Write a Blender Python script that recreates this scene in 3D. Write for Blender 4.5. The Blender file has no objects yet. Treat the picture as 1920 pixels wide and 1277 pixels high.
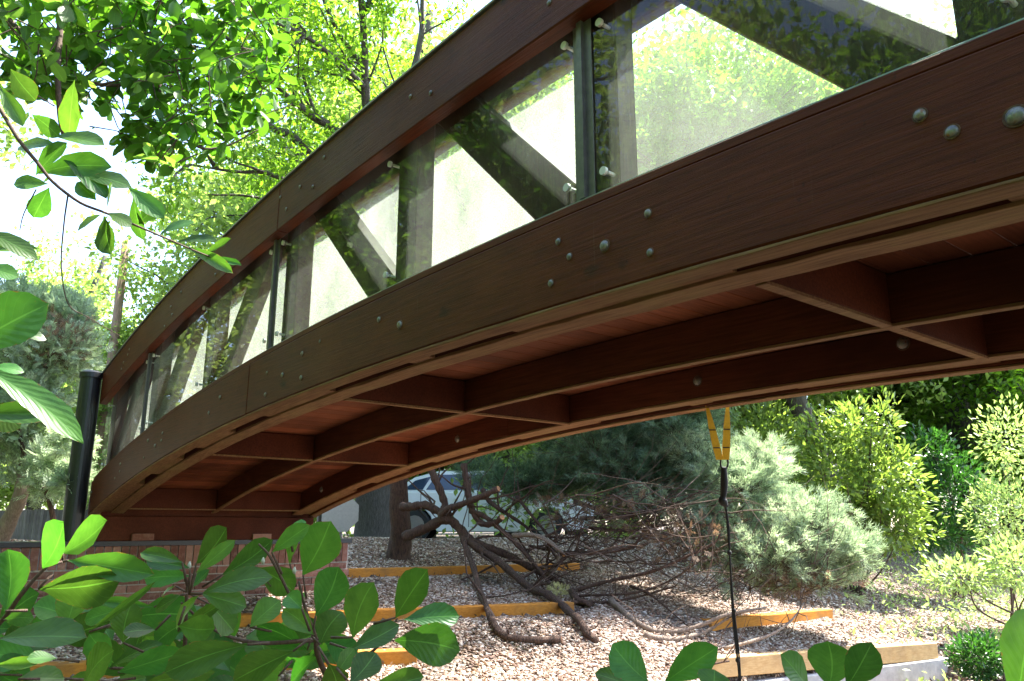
import bpy, math, random
import numpy as np
from mathutils import Vector, Matrix
R = math.radians
rng = np.random.default_rng(7); random.seed(7)
sc = bpy.context.scene
col = sc.collection

# ------------------------------------------------------------------ camera
H = 1.6                                   # eye height above the lowest gravel
PITCH, YAW, F = 0.2335, 0.6918, 1466.3    # focal length in pixels of a 1920 wide picture
cd = bpy.data.cameras.new('camera'); cam = bpy.data.objects.new('camera', cd); col.objects.link(cam)
cam.location = (0, 0, H); cam.rotation_euler = (math.pi/2 + PITCH, 0, -YAW)
cd.sensor_width = 36; cd.lens = F/1920*36; cd.clip_start = .05; cd.clip_end = 2000
sc.camera = cam
# ------------------------------------------------------------------ sky and sun
SUN_AZ, SUN_EL = R(94), R(57)            # clockwise from the bridge direction (+Y)
w = bpy.data.worlds.new('World'); sc.world = w; w.use_nodes = True
nt = w.node_tree; bg = nt.nodes['Background']
sky = nt.nodes.new('ShaderNodeTexSky'); sky.sky_type = 'NISHITA'; sky.sun_disc = False
sky.sun_elevation = SUN_EL; sky.sun_rotation = SUN_AZ; sky.air_density = 1.0; sky.dust_density = 1.5
nt.links.new(sky.outputs[0], bg.inputs[0]); bg.inputs[1].default_value = .15
sl = bpy.data.lights.new('sun', 'SUN'); sun = bpy.data.objects.new('sun', sl); col.objects.link(sun)
sl.energy = 5; sl.angle = R(.5); sl.color = (1, .95, .87)
sd = Vector((math.sin(SUN_AZ)*math.cos(SUN_EL), math.cos(SUN_AZ)*math.cos(SUN_EL), math.sin(SUN_EL)))
sun.rotation_euler = sd.to_track_quat('Z', 'Y').to_euler(); sun.location = sd*60
vs = sc.view_settings; vs.view_transform = 'Standard'; vs.look = 'None'; vs.gamma = 1; vs.use_curve_mapping = False
vs.exposure = 2.48
sc.cycles.max_bounces = 10; sc.cycles.transparent_max_bounces = 16; sc.cycles.use_denoising = True

# ------------------------------------------------------------------ helpers
_fw = np.array([math.sin(YAW)*math.cos(PITCH), math.cos(YAW)*math.cos(PITCH), math.sin(PITCH)])
_rt = np.array([math.cos(YAW), -math.sin(YAW), 0.]); _up = np.cross(_rt, _fw)
EYE = np.array([0, 0, H])
def P(px, py, d):
    """point seen at that place of the photograph, d metres deep"""
    return EYE + d*(_fw + _rt*(px-960)/F + _up*(638.5-py)/F)
def onx(px, py, X):
    v = P(px, py, 1) - EYE; return EYE + v*(X/v[0])
def unit(v): v = np.asarray(v, float); return v/np.linalg.norm(v)

def tag(o, label=None, cat=None, group=None, kind=None):
    if label: o['label'] = label
    if cat: o['category'] = cat
    if group: o['group'] = group
    if kind: o['kind'] = kind
    return o
def origin(o):
    p = Vector((0, 0, 0))
    while o: p += o.location; o = o.parent
    return np.array(p)
def thing(name, loc, label, cat, group=None):
    o = bpy.data.objects.new(name, None); col.objects.link(o); o.location = loc
    o.empty_display_size = .2
    return tag(o, label, cat, group)
def mesh(name, V, Fc, mat, parent=None, smooth=False, loc=None, uv=None, kind=None):
    V = np.asarray(V, float).reshape(-1, 3)
    if loc is None: loc = origin(parent) if parent else np.zeros(3)
    me = bpy.data.meshes.new(name)
    if isinstance(Fc, np.ndarray):
        n, k = Fc.shape
        me.vertices.add(len(V)); me.vertices.foreach_set('co', (V-loc).astype(np.float32).ravel())
        me.loops.add(n*k); me.loops.foreach_set('vertex_index', Fc.astype(np.int32).ravel())
        me.polygons.add(n); me.polygons.foreach_set('loop_start', np.arange(0, n*k, k, dtype=np.int32))
        me.update(calc_edges=True)
    else:
        me.from_pydata([tuple(v) for v in (V-loc)], [], Fc); me.update()
    if smooth: me.polygons.foreach_set('use_smooth', [True]*len(me.polygons))
    if mat: me.materials.append(mat)
    o = bpy.data.objects.new(name, me); col.objects.link(o)
    if parent: o.parent = parent; o.location = Vector(loc) - Vector(origin(parent))
    else: o.location = loc
    if kind: o['kind'] = kind
    return o
def inst(name, me, parent, M):
    o = bpy.data.objects.new(name, me); col.objects.link(o); o.parent = parent
    M = M.copy(); M.translation -= Vector(origin(parent)); o.matrix_local = M
    return o
BF = [(0,3,2,1),(4,5,6,7),(0,1,5,4),(1,2,6,5),(2,3,7,6),(3,0,4,7)]
def box(x0, x1, y0, y1, z0, z1):
    return [(x0,y0,z0),(x1,y0,z0),(x1,y1,z0),(x0,y1,z0),(x0,y0,z1),(x1,y0,z1),(x1,y1,z1),(x0,y1,z1)], BF
def bev(o, w=.004, seg=1):
    m = o.modifiers.new('bevel', 'BEVEL'); m.width = w; m.segments = seg; m.limit_method = 'ANGLE'; return o
def join(parts):
    V = []; Fs = []
    for v, f in parts:
        n = len(V); V += [tuple(a) for a in v]; Fs += [tuple(i+n for i in q) for q in f]
    return V, Fs
def tube(pts, rad, n=8, cap=True, wob=0.):
    pts = np.asarray(pts, float); m = len(pts)
    rad = np.full(m, rad) if np.isscalar(rad) else np.asarray(rad, float)
    T = np.gradient(pts, axis=0); T /= np.linalg.norm(T, axis=1)[:, None]+1e-9
    a = np.array([0, 0, 1.]) if abs(T[0][2]) < .9 else np.array([1., 0, 0])
    u = unit(np.cross(T[0], a)); V = []
    for i in range(m):
        u = unit(u - T[i]*(u@T[i])); v = np.cross(T[i], u)
        for k in range(n):
            t = 2*math.pi*k/n; r = rad[i]*(1+wob*(rng.random()-.5)*2)
            V.append(pts[i]+r*(math.cos(t)*u+math.sin(t)*v))
    Fs = [(i*n+k, i*n+(k+1) % n, (i+1)*n+(k+1) % n, (i+1)*n+k) for i in range(m-1) for k in range(n)]
    if cap: Fs += [tuple(range(n))[::-1], tuple((m-1)*n+k for k in range(n))]
    return V, Fs
def smooth_path(pts, sub=5):
    p = np.asarray(pts, float)
    if len(p) < 3: return p
    q = np.vstack([2*p[0]-p[1], p, 2*p[-1]-p[-2]]); out = []
    for i in range(1, len(q)-2):
        for t in np.linspace(0, 1, sub, endpoint=False):
            a, b, c, d = q[i-1], q[i], q[i+1], q[i+2]
            out.append(.5*((2*b)+(-a+c)*t+(2*a-5*b+4*c-d)*t*t+(-a+3*b-3*c+d)*t**3))
    out.append(p[-1]); return np.array(out)
def cyl(c, axis, r, h, n=12, r2=None):
    c = np.asarray(c, float); return tube([c, c+unit(axis)*h], [r, r if r2 is None else r2], n)
def batch(tv, tf, pos, X, Y, Z, s):
    """many turned copies of one little template as one vertex / face array; s scalar or (n,) or (n,3)"""
    n = len(pos); k = len(tv); tv = np.asarray(tv, float); s = np.asarray(s, float)
    if s.ndim == 0: s = np.full((n, 3), float(s))
    if s.ndim == 1: s = np.repeat(s[:, None], 3, 1)
    L = tv[None]*s[:, None, :]
    V = pos[:, None]+L[..., 0:1]*X[:, None]+L[..., 1:2]*Y[:, None]+L[..., 2:3]*Z[:, None]
    Fc = (np.asarray(tf)[None]+(np.arange(n)*k)[:, None, None]).reshape(-1, len(tf[0]))
    return V.reshape(-1, 3), Fc
def frames(D, up=(0, 0, 1), jitter=.5):
    n = len(D); D = D/(np.linalg.norm(D, axis=1)[:, None]+1e-9)
    N = np.asarray(up)+rng.normal(0, jitter, (n, 3)); X = np.cross(D, N); X /= np.linalg.norm(X, axis=1)[:, None]+1e-9
    return X, D, np.cross(X, D)

# ------------------------------------------------------------------ materials
def new(name):
    m = bpy.data.materials.new(name); m.use_nodes = True; t = m.node_tree; return m, t, t.nodes['Principled BSDF']
def N(t, kind, **kw):
    n = t.nodes.new(kind)
    for k, v in kw.items():
        if k.startswith('i_'): n.inputs[int(k[2:]) if k[2:].isdigit() else k[2:]].default_value = v
        else: setattr(n, k, v)
    return n
def ramp(t, fac, stops):
    r = t.nodes.new('ShaderNodeValToRGB'); e = r.color_ramp.elements
    while len(e) < len(stops): e.new(.5)
    for q, (p, c) in zip(e, stops): q.position = p; q.color = (*c, 1) if len(c) == 3 else c
    t.links.new(fac, r.inputs[0]); return r.outputs[0]
def noise(t, scale, stretch=(1, 1, 1), detail=4, coord='Object', rough=.55):
    tc = t.nodes.new('ShaderNodeTexCoord'); mp = t.nodes.new('ShaderNodeMapping'); mp.inputs['Scale'].default_value = stretch
    t.links.new(tc.outputs[coord], mp.inputs[0]); n = t.nodes.new('ShaderNodeTexNoise')
    n.inputs['Scale'].default_value = scale; n.inputs['Detail'].default_value = detail; n.inputs['Roughness'].default_value = rough
    t.links.new(mp.outputs[0], n.inputs[0]); return n.outputs[0]
def mix(t, f, a, b, mode='MIX'):
    m = t.nodes.new('ShaderNodeMix'); m.data_type = 'RGBA'; m.blend_type = mode
    for s, v in ((m.inputs[0], f), (m.inputs[6], a), (m.inputs[7], b)):
        if hasattr(v, 'links'): t.links.new(v, s)
        else: s.default_value = v if not isinstance(v, tuple) else (*v, 1)[:4]
    return m.outputs[2]
def bump(t, b, h, strength=.3, dist=.01):
    n = t.nodes.new('ShaderNodeBump'); n.inputs['Strength'].default_value = strength; n.inputs['Distance'].default_value = dist
    t.links.new(h, n.inputs['Height']); t.links.new(n.outputs[0], b.inputs['Normal'])
def wood(name, dark, light, stretch=(14, .6, 14), rough=.5, bumps=.35, stain=None, stain_amt=.5, var=.25, dist=.004, coat=0, streak=False):
    m, t, b = new(name)
    g = noise(t, 6, stretch, 8, rough=.65); c = ramp(t, g, [(.3, dark), (.72, light)])
    big = noise(t, 1.7, (1, .5, 1), 4)
    c = mix(t, ramp(t, big, [(.4, (0, 0, 0)), (.75, (1, 1, 1))]), c, tuple(x*.6 for x in dark)) if stain is None else \
        mix(t, ramp(t, noise(t, 2.6, (1.2, .7, 1.2), 6, rough=.7), [(.48, (0, 0, 0)), (.72, (stain_amt,)*3)]), c, stain)
    if streak:                            # old drips, scuffs and dark knots
        c = mix(t, ramp(t, noise(t, 1.3, (.1, 16, .35), 5, rough=.8), [(.66, (0, 0, 0)), (.76, (.30, .30, .30))]), c, (.20, .15, .11))
        c = mix(t, ramp(t, noise(t, 2.2, (1, 1.6, 3.2), 3, rough=.5), [(.70, (0, 0, 0)), (.78, (.75, .75, .75))]), c, (.012, .008, .006))
        c = mix(t, ramp(t, noise(t, 40, (1, 1, 1), 3), [(.68, (0, 0, 0)), (.76, (.5, .5, .5))]), c, (.02, .010, .006))
    oi = t.nodes.new('ShaderNodeObjectInfo'); mr = t.nodes.new('ShaderNodeMapRange'); mr.inputs[3].default_value = 1-var; mr.inputs[4].default_value = 1+var
    t.links.new(oi.outputs['Random'], mr.inputs[0]); hs = t.nodes.new('ShaderNodeHueSaturation'); t.links.new(mr.outputs[0], hs.inputs['Value']); t.links.new(c, hs.inputs['Color'])
    t.links.new(hs.outputs[0], b.inputs['Base Color'])
    rr = t.nodes.new('ShaderNodeMapRange'); rr.inputs[3].default_value = rough-.12; rr.inputs[4].default_value = rough+.18
    t.links.new(big, rr.inputs[0]); t.links.new(rr.outputs[0], b.inputs['Roughness'])
    fine = noise(t, 9, tuple(1 if x > 1 else .05 for x in stretch) if max(stretch) < 0 else tuple(x*.9 if x > 1 else .25 for x in stretch), 7, rough=.75); bump(t, b, fine, bumps, dist)
    b.inputs['Specular IOR Level'].default_value = .12
    if coat: b.inputs['Coat Weight'].default_value = coat; b.inputs['Coat Roughness'].default_value = .22
    return m
M = {}
M['face'] = wood('dark_stained_beam', (.050, .0112, .0038), (.108, .0250, .0078), rough=.5, bumps=.7, streak=True, stain=(.122, .033, .010), stain_amt=.6, var=.06, coat=.03)
M['under'] = wood('red_brown_stain', (.058, .0145, .006), (.125, .033, .0135), rough=.6, bumps=.4, var=.12)
M['edge'] = wood('worn_soffit_edge', (.12, .056, .026), (.31, .18, .088), rough=.7, bumps=.8, stain=(.24, .19, .07), stain_amt=.6, var=.1, dist=.008)
M['plank'] = wood('red_brown_plank', (.13, .040, .018), (.26, .085, .038), stretch=(1, 14, 14), rough=.62, bumps=.4, var=.35)
M['post'] = wood('brown_post', (.022, .010, .006), (.055, .026, .015), stretch=(14, 14, 1), rough=.5, bumps=.3, var=.12)
M['timber'] = wood('orange_timber', (.40, .15, .022), (.58, .25, .045), stretch=(1, 12, 12), rough=.7, bumps=.4, stain=(.22, .12, .05), stain_amt=.75, var=.08)
m, t, b = new('galvanised_bolt'); M['bolt'] = m
c = ramp(t, noise(t, 60, detail=5), [(.35, (.10, .10, .10)), (.55, (.22, .21, .19)), (.7, (.17, .09, .04))]); t.links.new(c, b.inputs['Base Color']); b.inputs['Metallic'].default_value = .6; b.inputs['Roughness'].default_value = .45
bump(t, b, noise(t, 150), .4, .002)
def plain(name, colr, rough=.5, metal=0, var=0, bmp=0, bscale=30):
    m, t, b = new(name); c = ramp(t, noise(t, bscale, detail=5), [(.3, tuple(x*(1-var) for x in colr)), (.7, tuple(min(1, x*(1+var)) for x in colr))])
    t.links.new(c, b.inputs['Base Color']); b.inputs['Roughness'].default_value = rough; b.inputs['Metallic'].default_value = metal
    if bmp: bump(t, b, noise(t, bscale*2, detail=6), bmp, .01)
    return m
M['rust'] = plain('rusty_washer', (.09, .045, .022), .7, .3, .5, .3, 90)
M['black'] = plain('black_paint', (.012, .012, .014), .4, 0, .3)
M['flash'] = plain('metal_flashing', (.22, .25, .24), .35, .7, .2)
M['alu'] = plain('clear_channel', (.10, .09, .085), .4, .2, .25)
M['white'] = plain('white_cap', (.50, .50, .47), .35, 0, .05)
M['mortar'] = plain('mortar', (.42, .38, .33), .9, 0, .2, .6, 40)
M['conc'] = plain('concrete', (.42, .41, .39), .85, 0, .2, .4, 12)
M['asph'] = plain('asphalt', (.09, .09, .09), .9, 0, .25, .4, 20)
M['cutend'] = plain('cut_end_wood', (.42, .20, .09), .8, 0, .3)
# clear acrylic panel with a film of dust
def glassmat(name, dust):
    m = bpy.data.materials.new(name); m.use_nodes = True; t = m.node_tree; t.nodes.clear()
    out = t.nodes.new('ShaderNodeOutputMaterial'); tr = N(t, 'ShaderNodeBsdfTransparent'); tr.inputs[0].default_value = (.93, .97, .94, 1)
    gl = N(t, 'ShaderNodeBsdfGlossy'); gl.inputs['Roughness'].default_value = .015
    fr = N(t, 'ShaderNodeFresnel'); fr.inputs[0].default_value = 1.42
    df = N(t, 'ShaderNodeBsdfDiffuse'); df.inputs[0].default_value = (.85, .85, .8, 1)
    tl = N(t, 'ShaderNodeBsdfTranslucent'); tl.inputs[0].default_value = (.9, .9, .86, 1)
    md = N(t, 'ShaderNodeMixShader'); md.inputs[0].default_value = .82; t.links.new(df.outputs[0], md.inputs[1]); t.links.new(tl.outputs[0], md.inputs[2])
    dn = noise(t, 3, (1, 1, .6), 8, rough=.7); dr = ramp(t, dn, [(.3, (dust*.55,)*3), (.75, (dust*1.4,)*3)])
    mx = N(t, 'ShaderNodeMixShader'); t.links.new(dr, mx.inputs[0]); t.links.new(tr.outputs[0], mx.inputs[1]); t.links.new(md.outputs[0], mx.inputs[2])
    m2 = N(t, 'ShaderNodeMixShader'); ge = N(t, 'ShaderNodeNewGeometry'); iv = N(t, 'ShaderNodeMath'); iv.operation = 'SUBTRACT'; iv.inputs[0].default_value = 1; t.links.new(ge.outputs['Backfacing'], iv.inputs[1])
    fm_ = N(t, 'ShaderNodeMath'); fm_.operation = 'MULTIPLY'; t.links.new(fr.outputs[0], fm_.inputs[0]); t.links.new(iv.outputs[0], fm_.inputs[1])
    t.links.new(fm_.outputs[0], m2.inputs[0]); t.links.new(mx.outputs[0], m2.inputs[1]); t.links.new(gl.outputs[0], m2.inputs[2])
    bp = N(t, 'ShaderNodeBump'); bp.inputs['Strength'].default_value = .05; bp.inputs['Distance'].default_value = .02
    t.links.new(noise(t, 1.2, (1, 1, 2.5), 2), bp.inputs['Height']); t.links.new(bp.outputs[0], gl.inputs['Normal'])
    t.links.new(m2.outputs[0], out.inputs[0]); return m
M['glass'] = glassmat('clear_panel', .022); M['dusty'] = glassmat('dusty_clear_panel', .17); M['haze'] = glassmat('lightly_dusty_panel', .06)
def leafmat(name, dark, light, trans, rough=.4, veins=False, tfac=.4, back=None, sc_=2.5):
    m, t, b = new(name); out = t.nodes['Material Output']
    f = noise(t, sc_, detail=3); c = ramp(t, f, [(.3, dark), (.7, light)])
    g = t.nodes.new('ShaderNodeNewGeometry'); rn = t.nodes.new('ShaderNodeMapRange'); rn.inputs[3].default_value = .62; rn.inputs[4].default_value = 1.4
    if veins: oi = t.nodes.new('ShaderNodeObjectInfo'); t.links.new(oi.outputs['Random'], rn.inputs[0])
    else: t.links.new(g.outputs['Random Per Island'], rn.inputs[0])
    hs = t.nodes.new('ShaderNodeHueSaturation'); t.links.new(rn.outputs[0], hs.inputs['Value']); t.links.new(c, hs.inputs['Color']); c = hs.outputs[0]
    if veins:
        hr = t.nodes.new('ShaderNodeMath'); hr.operation = 'MULTIPLY'; hr.inputs[1].default_value = 7.31; t.links.new(oi.outputs['Random'], hr.inputs[0]); fr_ = t.nodes.new('ShaderNodeMath'); fr_.operation = 'FRACT'; t.links.new(hr.outputs[0], fr_.inputs[0])
        hm = t.nodes.new('ShaderNodeMapRange'); hm.inputs[3].default_value = .472; hm.inputs[4].default_value = .518; t.links.new(fr_.outputs[0], hm.inputs[0]); t.links.new(hm.outputs[0], hs.inputs['Hue'])
    if back: c = mix(t, g.outputs['Backfacing'], c, back)
    if veins:
        uv = t.nodes.new('ShaderNodeUVMap'); sp = t.nodes.new('ShaderNodeSeparateXYZ'); t.links.new(uv.outputs[0], sp.inputs[0])
        def mth(op, a, b_=None):
            n = t.nodes.new('ShaderNodeMath'); n.operation = op
            for i, v in enumerate((a, b_)):
                if v is None: continue
                if hasattr(v, 'links'): t.links.new(v, n.inputs[i])
                else: n.inputs[i].default_value = v
            return n.outputs[0]
        ax = mth('ABSOLUTE', sp.outputs[0]); mid = mth('LESS_THAN', ax, .035)
        ph = mth('SUBTRACT', mth('MULTIPLY', sp.outputs[1], 9), mth('MULTIPLY', ax, 2.6))
        ph = mth('ADD', ph, mth('MULTIPLY', noise(t, 4, detail=1), .5))
        w_ = mth('ABSOLUTE', mth('SUBTRACT', mth('FRACT', ph), .5)); side = mth('LESS_THAN', w_, .035)
        v = mth('MAXIMUM', mid, mth('MULTIPLY', side, .22))
        c = mix(t, mth('MULTIPLY', v, .35), c, tuple(min(1, x*2.2+.03) for x in light))
        hgt = mth('MINIMUM', mth('MULTIPLY', w_, 4), mth('MULTIPLY', ax, 8)); bump(t, b, hgt, .10, .002)
        eg = mth('GREATER_THAN', mth('ADD', ax, mth('MULTIPLY', noise(t, 14, detail=3), .55)), 1.28); c = mix(t, mth('MULTIPLY', eg, .8), c, (.17, .10, .035))
        sp2 = ramp(t, noise(t, 45, detail=2), [(.70, (0, 0, 0)), (.76, (.5, .5, .5))]); c = mix(t, sp2, c, (.16, .13, .03))
    t.links.new(c, b.inputs['Base Color']); b.inputs['Roughness'].default_value = rough; b.inputs['Specular IOR Level'].default_value = .3
    tl = t.nodes.new('ShaderNodeBsdfTranslucent'); tc = mix(t, 1.0, c, trans, 'MULTIPLY'); t.links.new(tc, tl.inputs[0])
    ms = t.nodes.new('ShaderNodeMixShader'); ms.inputs[0].default_value = tfac
    t.links.new(b.outputs[0], ms.inputs[1]); t.links.new(tl.outputs[0], ms.inputs[2]); t.links.new(ms.outputs[0], out.inputs[0])
    return m
M['magn'] = leafmat('magnolia_leaf', (.034, .100, .020), (.064, .160, .032), (2.2, 2.4, .8), .34, True, .36, back=(.10, .17, .08))
M['magn2'] = leafmat('magnolia_leaf_mass', (.036, .095, .016), (.065, .145, .026), (2.8, 3.1, .8), .4, False, .42)
M['oak'] = leafmat('oak_leaf', (.080, .16, .020), (.13, .22, .032), (2.6, 2.8, .8), .45, False, .5)
M['magup'] = leafmat('upper_magnolia_leaf', (.036, .095, .016), (.065, .145, .026), (2.9, 3.1, .8), .4, True, .5, back=(.09, .16, .06))
M['far'] = leafmat('far_leaf', (.15, .22, .06), (.24, .32, .10), (2.1, 2.2, 1.2), .5, False, .5)
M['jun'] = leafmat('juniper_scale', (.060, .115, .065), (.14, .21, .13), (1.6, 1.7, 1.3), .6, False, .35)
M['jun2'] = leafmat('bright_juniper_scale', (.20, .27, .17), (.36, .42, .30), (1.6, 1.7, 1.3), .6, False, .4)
M['dead'] = leafmat('dead_juniper_spray', (.13, .085, .055), (.24, .17, .11), (1.4, 1.2, 1.0), .8, False, .3)
M['laurel'] = leafmat('laurel_leaf', (.11, .175, .04), (.20, .265, .08), (2.1, 2.2, 1.), .32, False, .4)
M['darkleaf'] = leafmat('dark_shrub_leaf', (.02, .065, .016), (.045, .115, .028), (2, 2.4, .9), .35, False, .3)
M['cover'] = leafmat('pale_ground_leaf', (.22, .30, .12), (.38, .44, .22), (1.8, 2, 1), .5, False, .4)
M['tuft'] = leafmat('dry_tuft', (.5, .47, .22), (.65, .62, .32), (1.2, 1.2, 1), .8, False, .3)
def bark(name, a, b_, scale=1., bmp=1.0):
    m, t, b = new(name); f = noise(t, 9*scale, (5, 5, .8), 8, rough=.7); t.links.new(ramp(t, f, [(.32, a), (.7, b_)]), b.inputs['Base Color'])
    b.inputs['Roughness'].default_value = .9; bump(t, b, f, bmp, .03); return m
M['bark'] = bark('grey_oak_bark', (.035, .030, .024), (.12, .11, .09))
M['jbark'] = bark('brown_juniper_bark', (.020, .011, .007), (.145, .078, .050), 1.3, 1.0)
M['lbark'] = bark('pale_bark', (.14, .10, .075), (.33, .25, .19), 1.6, .6)
M['twig'] = bark('twig_bark', (.05, .03, .02), (.13, .08, .055), 4, .3)
# brick
m, t, b = new('red_brick'); M['brick'] = m
oi = t.nodes.new('ShaderNodeObjectInfo'); c = ramp(t, oi.outputs['Random'], [(0, (.11, .040, .028)), (.35, (.19, .070, .045)), (.7, (.26, .11, .075)), (1, (.32, .17, .12))])
c = mix(t, ramp(t, noise(t, 25, detail=6), [(.45, (0, 0, 0)), (.8, (.6, .6, .6))]), c, (.38, .25, .19)); t.links.new(c, b.inputs['Base Color']); b.inputs['Roughness'].default_value = .9
bump(t, b, noise(t, 60, detail=6), .6, .006)
# gravel bed under the loose pebbles
m, t, b = new('gravel_bed'); M['bed'] = m
vo = t.nodes.new('ShaderNodeTexVoronoi'); vo.inputs['Scale'].default_value = 38; tc = t.nodes.new('ShaderNodeTexCoord'); t.links.new(tc.outputs['Object'], vo.inputs[0])
sp = t.nodes.new('ShaderNodeSeparateColor'); t.links.new(vo.outputs['Color'], sp.inputs[0])
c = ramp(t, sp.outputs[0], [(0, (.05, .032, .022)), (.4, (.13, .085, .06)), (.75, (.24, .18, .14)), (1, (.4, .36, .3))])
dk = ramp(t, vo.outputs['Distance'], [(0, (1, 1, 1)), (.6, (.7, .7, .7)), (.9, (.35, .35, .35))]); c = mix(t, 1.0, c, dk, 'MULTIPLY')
c = mix(t, ramp(t, noise(t, .7, detail=6), [(.52, (0, 0, 0)), (.7, (.6, .6, .6))]), c, (.13, .10, .07))
t.links.new(c, b.inputs['Base Color']); b.inputs['Roughness'].default_value = .9
iv = t.nodes.new('ShaderNodeInvert'); t.links.new(vo.outputs['Distance'], iv.inputs[1]); bump(t, b, iv.outputs[0], .9, .02)
m, t, b = new('pebble'); M['peb'] = m
oi = t.nodes.new('ShaderNodeObjectInfo'); c = ramp(t, oi.outputs['Random'], [(0, (.065, .033, .020)), (.25, (.17, .09, .057)), (.5, (.28, .19, .13)), (.8, (.41, .325, .255)), (1, (.64, .57, .49))])
c = mix(t, ramp(t, noise(t, 25, detail=3), [(.4, (0, 0, 0)), (.8, (.4, .4, .4))]), c, (.16, .10, .07)); t.links.new(c, b.inputs['Base Color']); b.inputs['Roughness'].default_value = .75

# ------------------------------------------------------------------ terrain
PS = np.array([-60, 0, 3, 5, 6.5, 7.3, 9.6, 10.5, 12.4, 13.6, 14.6, 60]); PZ = np.array([-1.6, -1.6, -1.55, -1.33, -1.14, -.93, -.66, -.5, -.2, -.22, -.36, -.36])
STEPS = []
def G(x, y):
    x = np.asarray(x, float); y = np.asarray(y, float)
    s = .28*x+.96*y; sx = np.clip(x-7.5, 0, None); s = s-.52*np.minimum(sx, 9)-.15*np.clip(sx-9, 0, 30)
    z = np.interp(s, PS, PZ)
    z = z+.03*np.sin(1.3*x+.4)*np.sin(1.1*y+1)+.015*np.sin(3.1*x)*np.cos(2.7*y+.5)
    for a, b, dr_, wd_, za, zb_ in STEPS:                     # gravel held up behind each timber and worn low in front of it
        u = (b-a)/np.linalg.norm(b-a); L = np.linalg.norm(b-a); dx = x-a[0]; dy = y-a[1]; al = dx*u[0]+dy*u[1]; t = -dx*u[1]+dy*u[0]
        e_ = np.clip(np.minimum(al+.25, L+.25-al)/.25, 0, 1)
        zl = za+(zb_-za)*np.clip(al/L, 0, 1)
        wf = e_*np.clip((1-np.abs(t-.05)/wd_)*1.4, 0, 1); wb = e_*np.clip(1-(t-.05)/.9, 0, 1)
        z = np.where(t < .05, z*(1-wf)+(zl-dr_)*wf, z*(1-wb)+(zl+.012)*wb)
    return z+H
def Pg(px, py, lift=0.):
    v = P(px, py, 1)-EYE; d = np.linspace(2, 40, 2000); q = EYE+v*d[:, None]
    k = np.argmax(q[:, 2] < G(q[:, 0], q[:, 1])+lift); return (q[k], d[k]) if k else (q[-1], d[-1])
TB = [((650, 1072), (1087, 1060)), ((380, 1163), (1077, 1135)), ((-30, 1260), (783, 1226)), ((1335, 1168), (1562, 1147)), ((1310, 1243), (1758, 1211))]
TE = [(Pg(*a)[0], Pg(*b)[0]) for a, b in TB]; STEPS = [(a[:2], b[:2], *((.09, .8) if i < 4 else (.36, 1.6)), a[2]-H, b[2]-H) for i, (a, b) in enumerate(TE)]
ax = np.unique(np.concatenate([np.arange(-2, 16, .085), np.arange(-14, 30, .3), np.sign(np.linspace(-1, 1, 61))*np.abs(np.linspace(-1, 1, 61))**3*900]))
ax2 = np.unique(np.concatenate([np.arange(2, 14, .085), np.arange(-12, 26, .3), np.sign(np.linspace(-1, 1, 61))*np.abs(np.linspace(-1, 1, 61))**3*900]))
gx, gy = np.meshgrid(ax, ax2); gz = G(gx, gy); nx, ny = len(ax), len(ax2)
Fg = np.array([(j*nx+i, j*nx+i+1, (j+1)*nx+i+1, (j+1)*nx+i) for j in range(ny-1) for i in range(nx-1)])
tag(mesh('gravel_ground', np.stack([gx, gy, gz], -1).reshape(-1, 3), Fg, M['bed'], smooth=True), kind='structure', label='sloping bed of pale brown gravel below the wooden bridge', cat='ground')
bx, by = np.meshgrid(np.arange(-12, 14, .25), np.arange(-12, 6, .25)); bs = .28*bx+.96*by; by = by-np.clip(bs-4.0, 0, 99)/.96; bn = bx.shape
bF = [(j*bn[1]+i, j*bn[1]+i+1, (j+1)*bn[1]+i+1, (j+1)*bn[1]+i) for j in range(bn[0]-1) for i in range(bn[1]-1) if by[j+1, i] > by[j, i]+.01 and by[j+1, i+1] > by[j, i+1]+.01]
M['mulch'] = plain('dark_mulch', (.045, .030, .02), .95, 0, .5, .8, 25)
tag(mesh('planting_bed_ground', np.stack([bx, by, G(bx, by)+.012], -1).reshape(-1, 3), bF, M['mulch'], smooth=True), kind='structure', label='dark mulch bed under the magnolia shrubs beside the bridge', cat='ground')
# road behind the berm
e = np.array([.96, -.28, 0]); n_ = np.array([.28, .96, 0]); rp = lambda u, s: e*u+n_*s
rv = [rp(-80, 14.9), rp(6.5, 14.9), rp(6.5, 24), rp(-80, 24)]
rv = [np.array([p[0], p[1], H-.31]) for p in rv]
tag(mesh('road', np.array(rv), [(0, 1, 2, 3)], M['asph']), kind='structure', label='grey asphalt road behind the gravel bank', cat='road')

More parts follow.
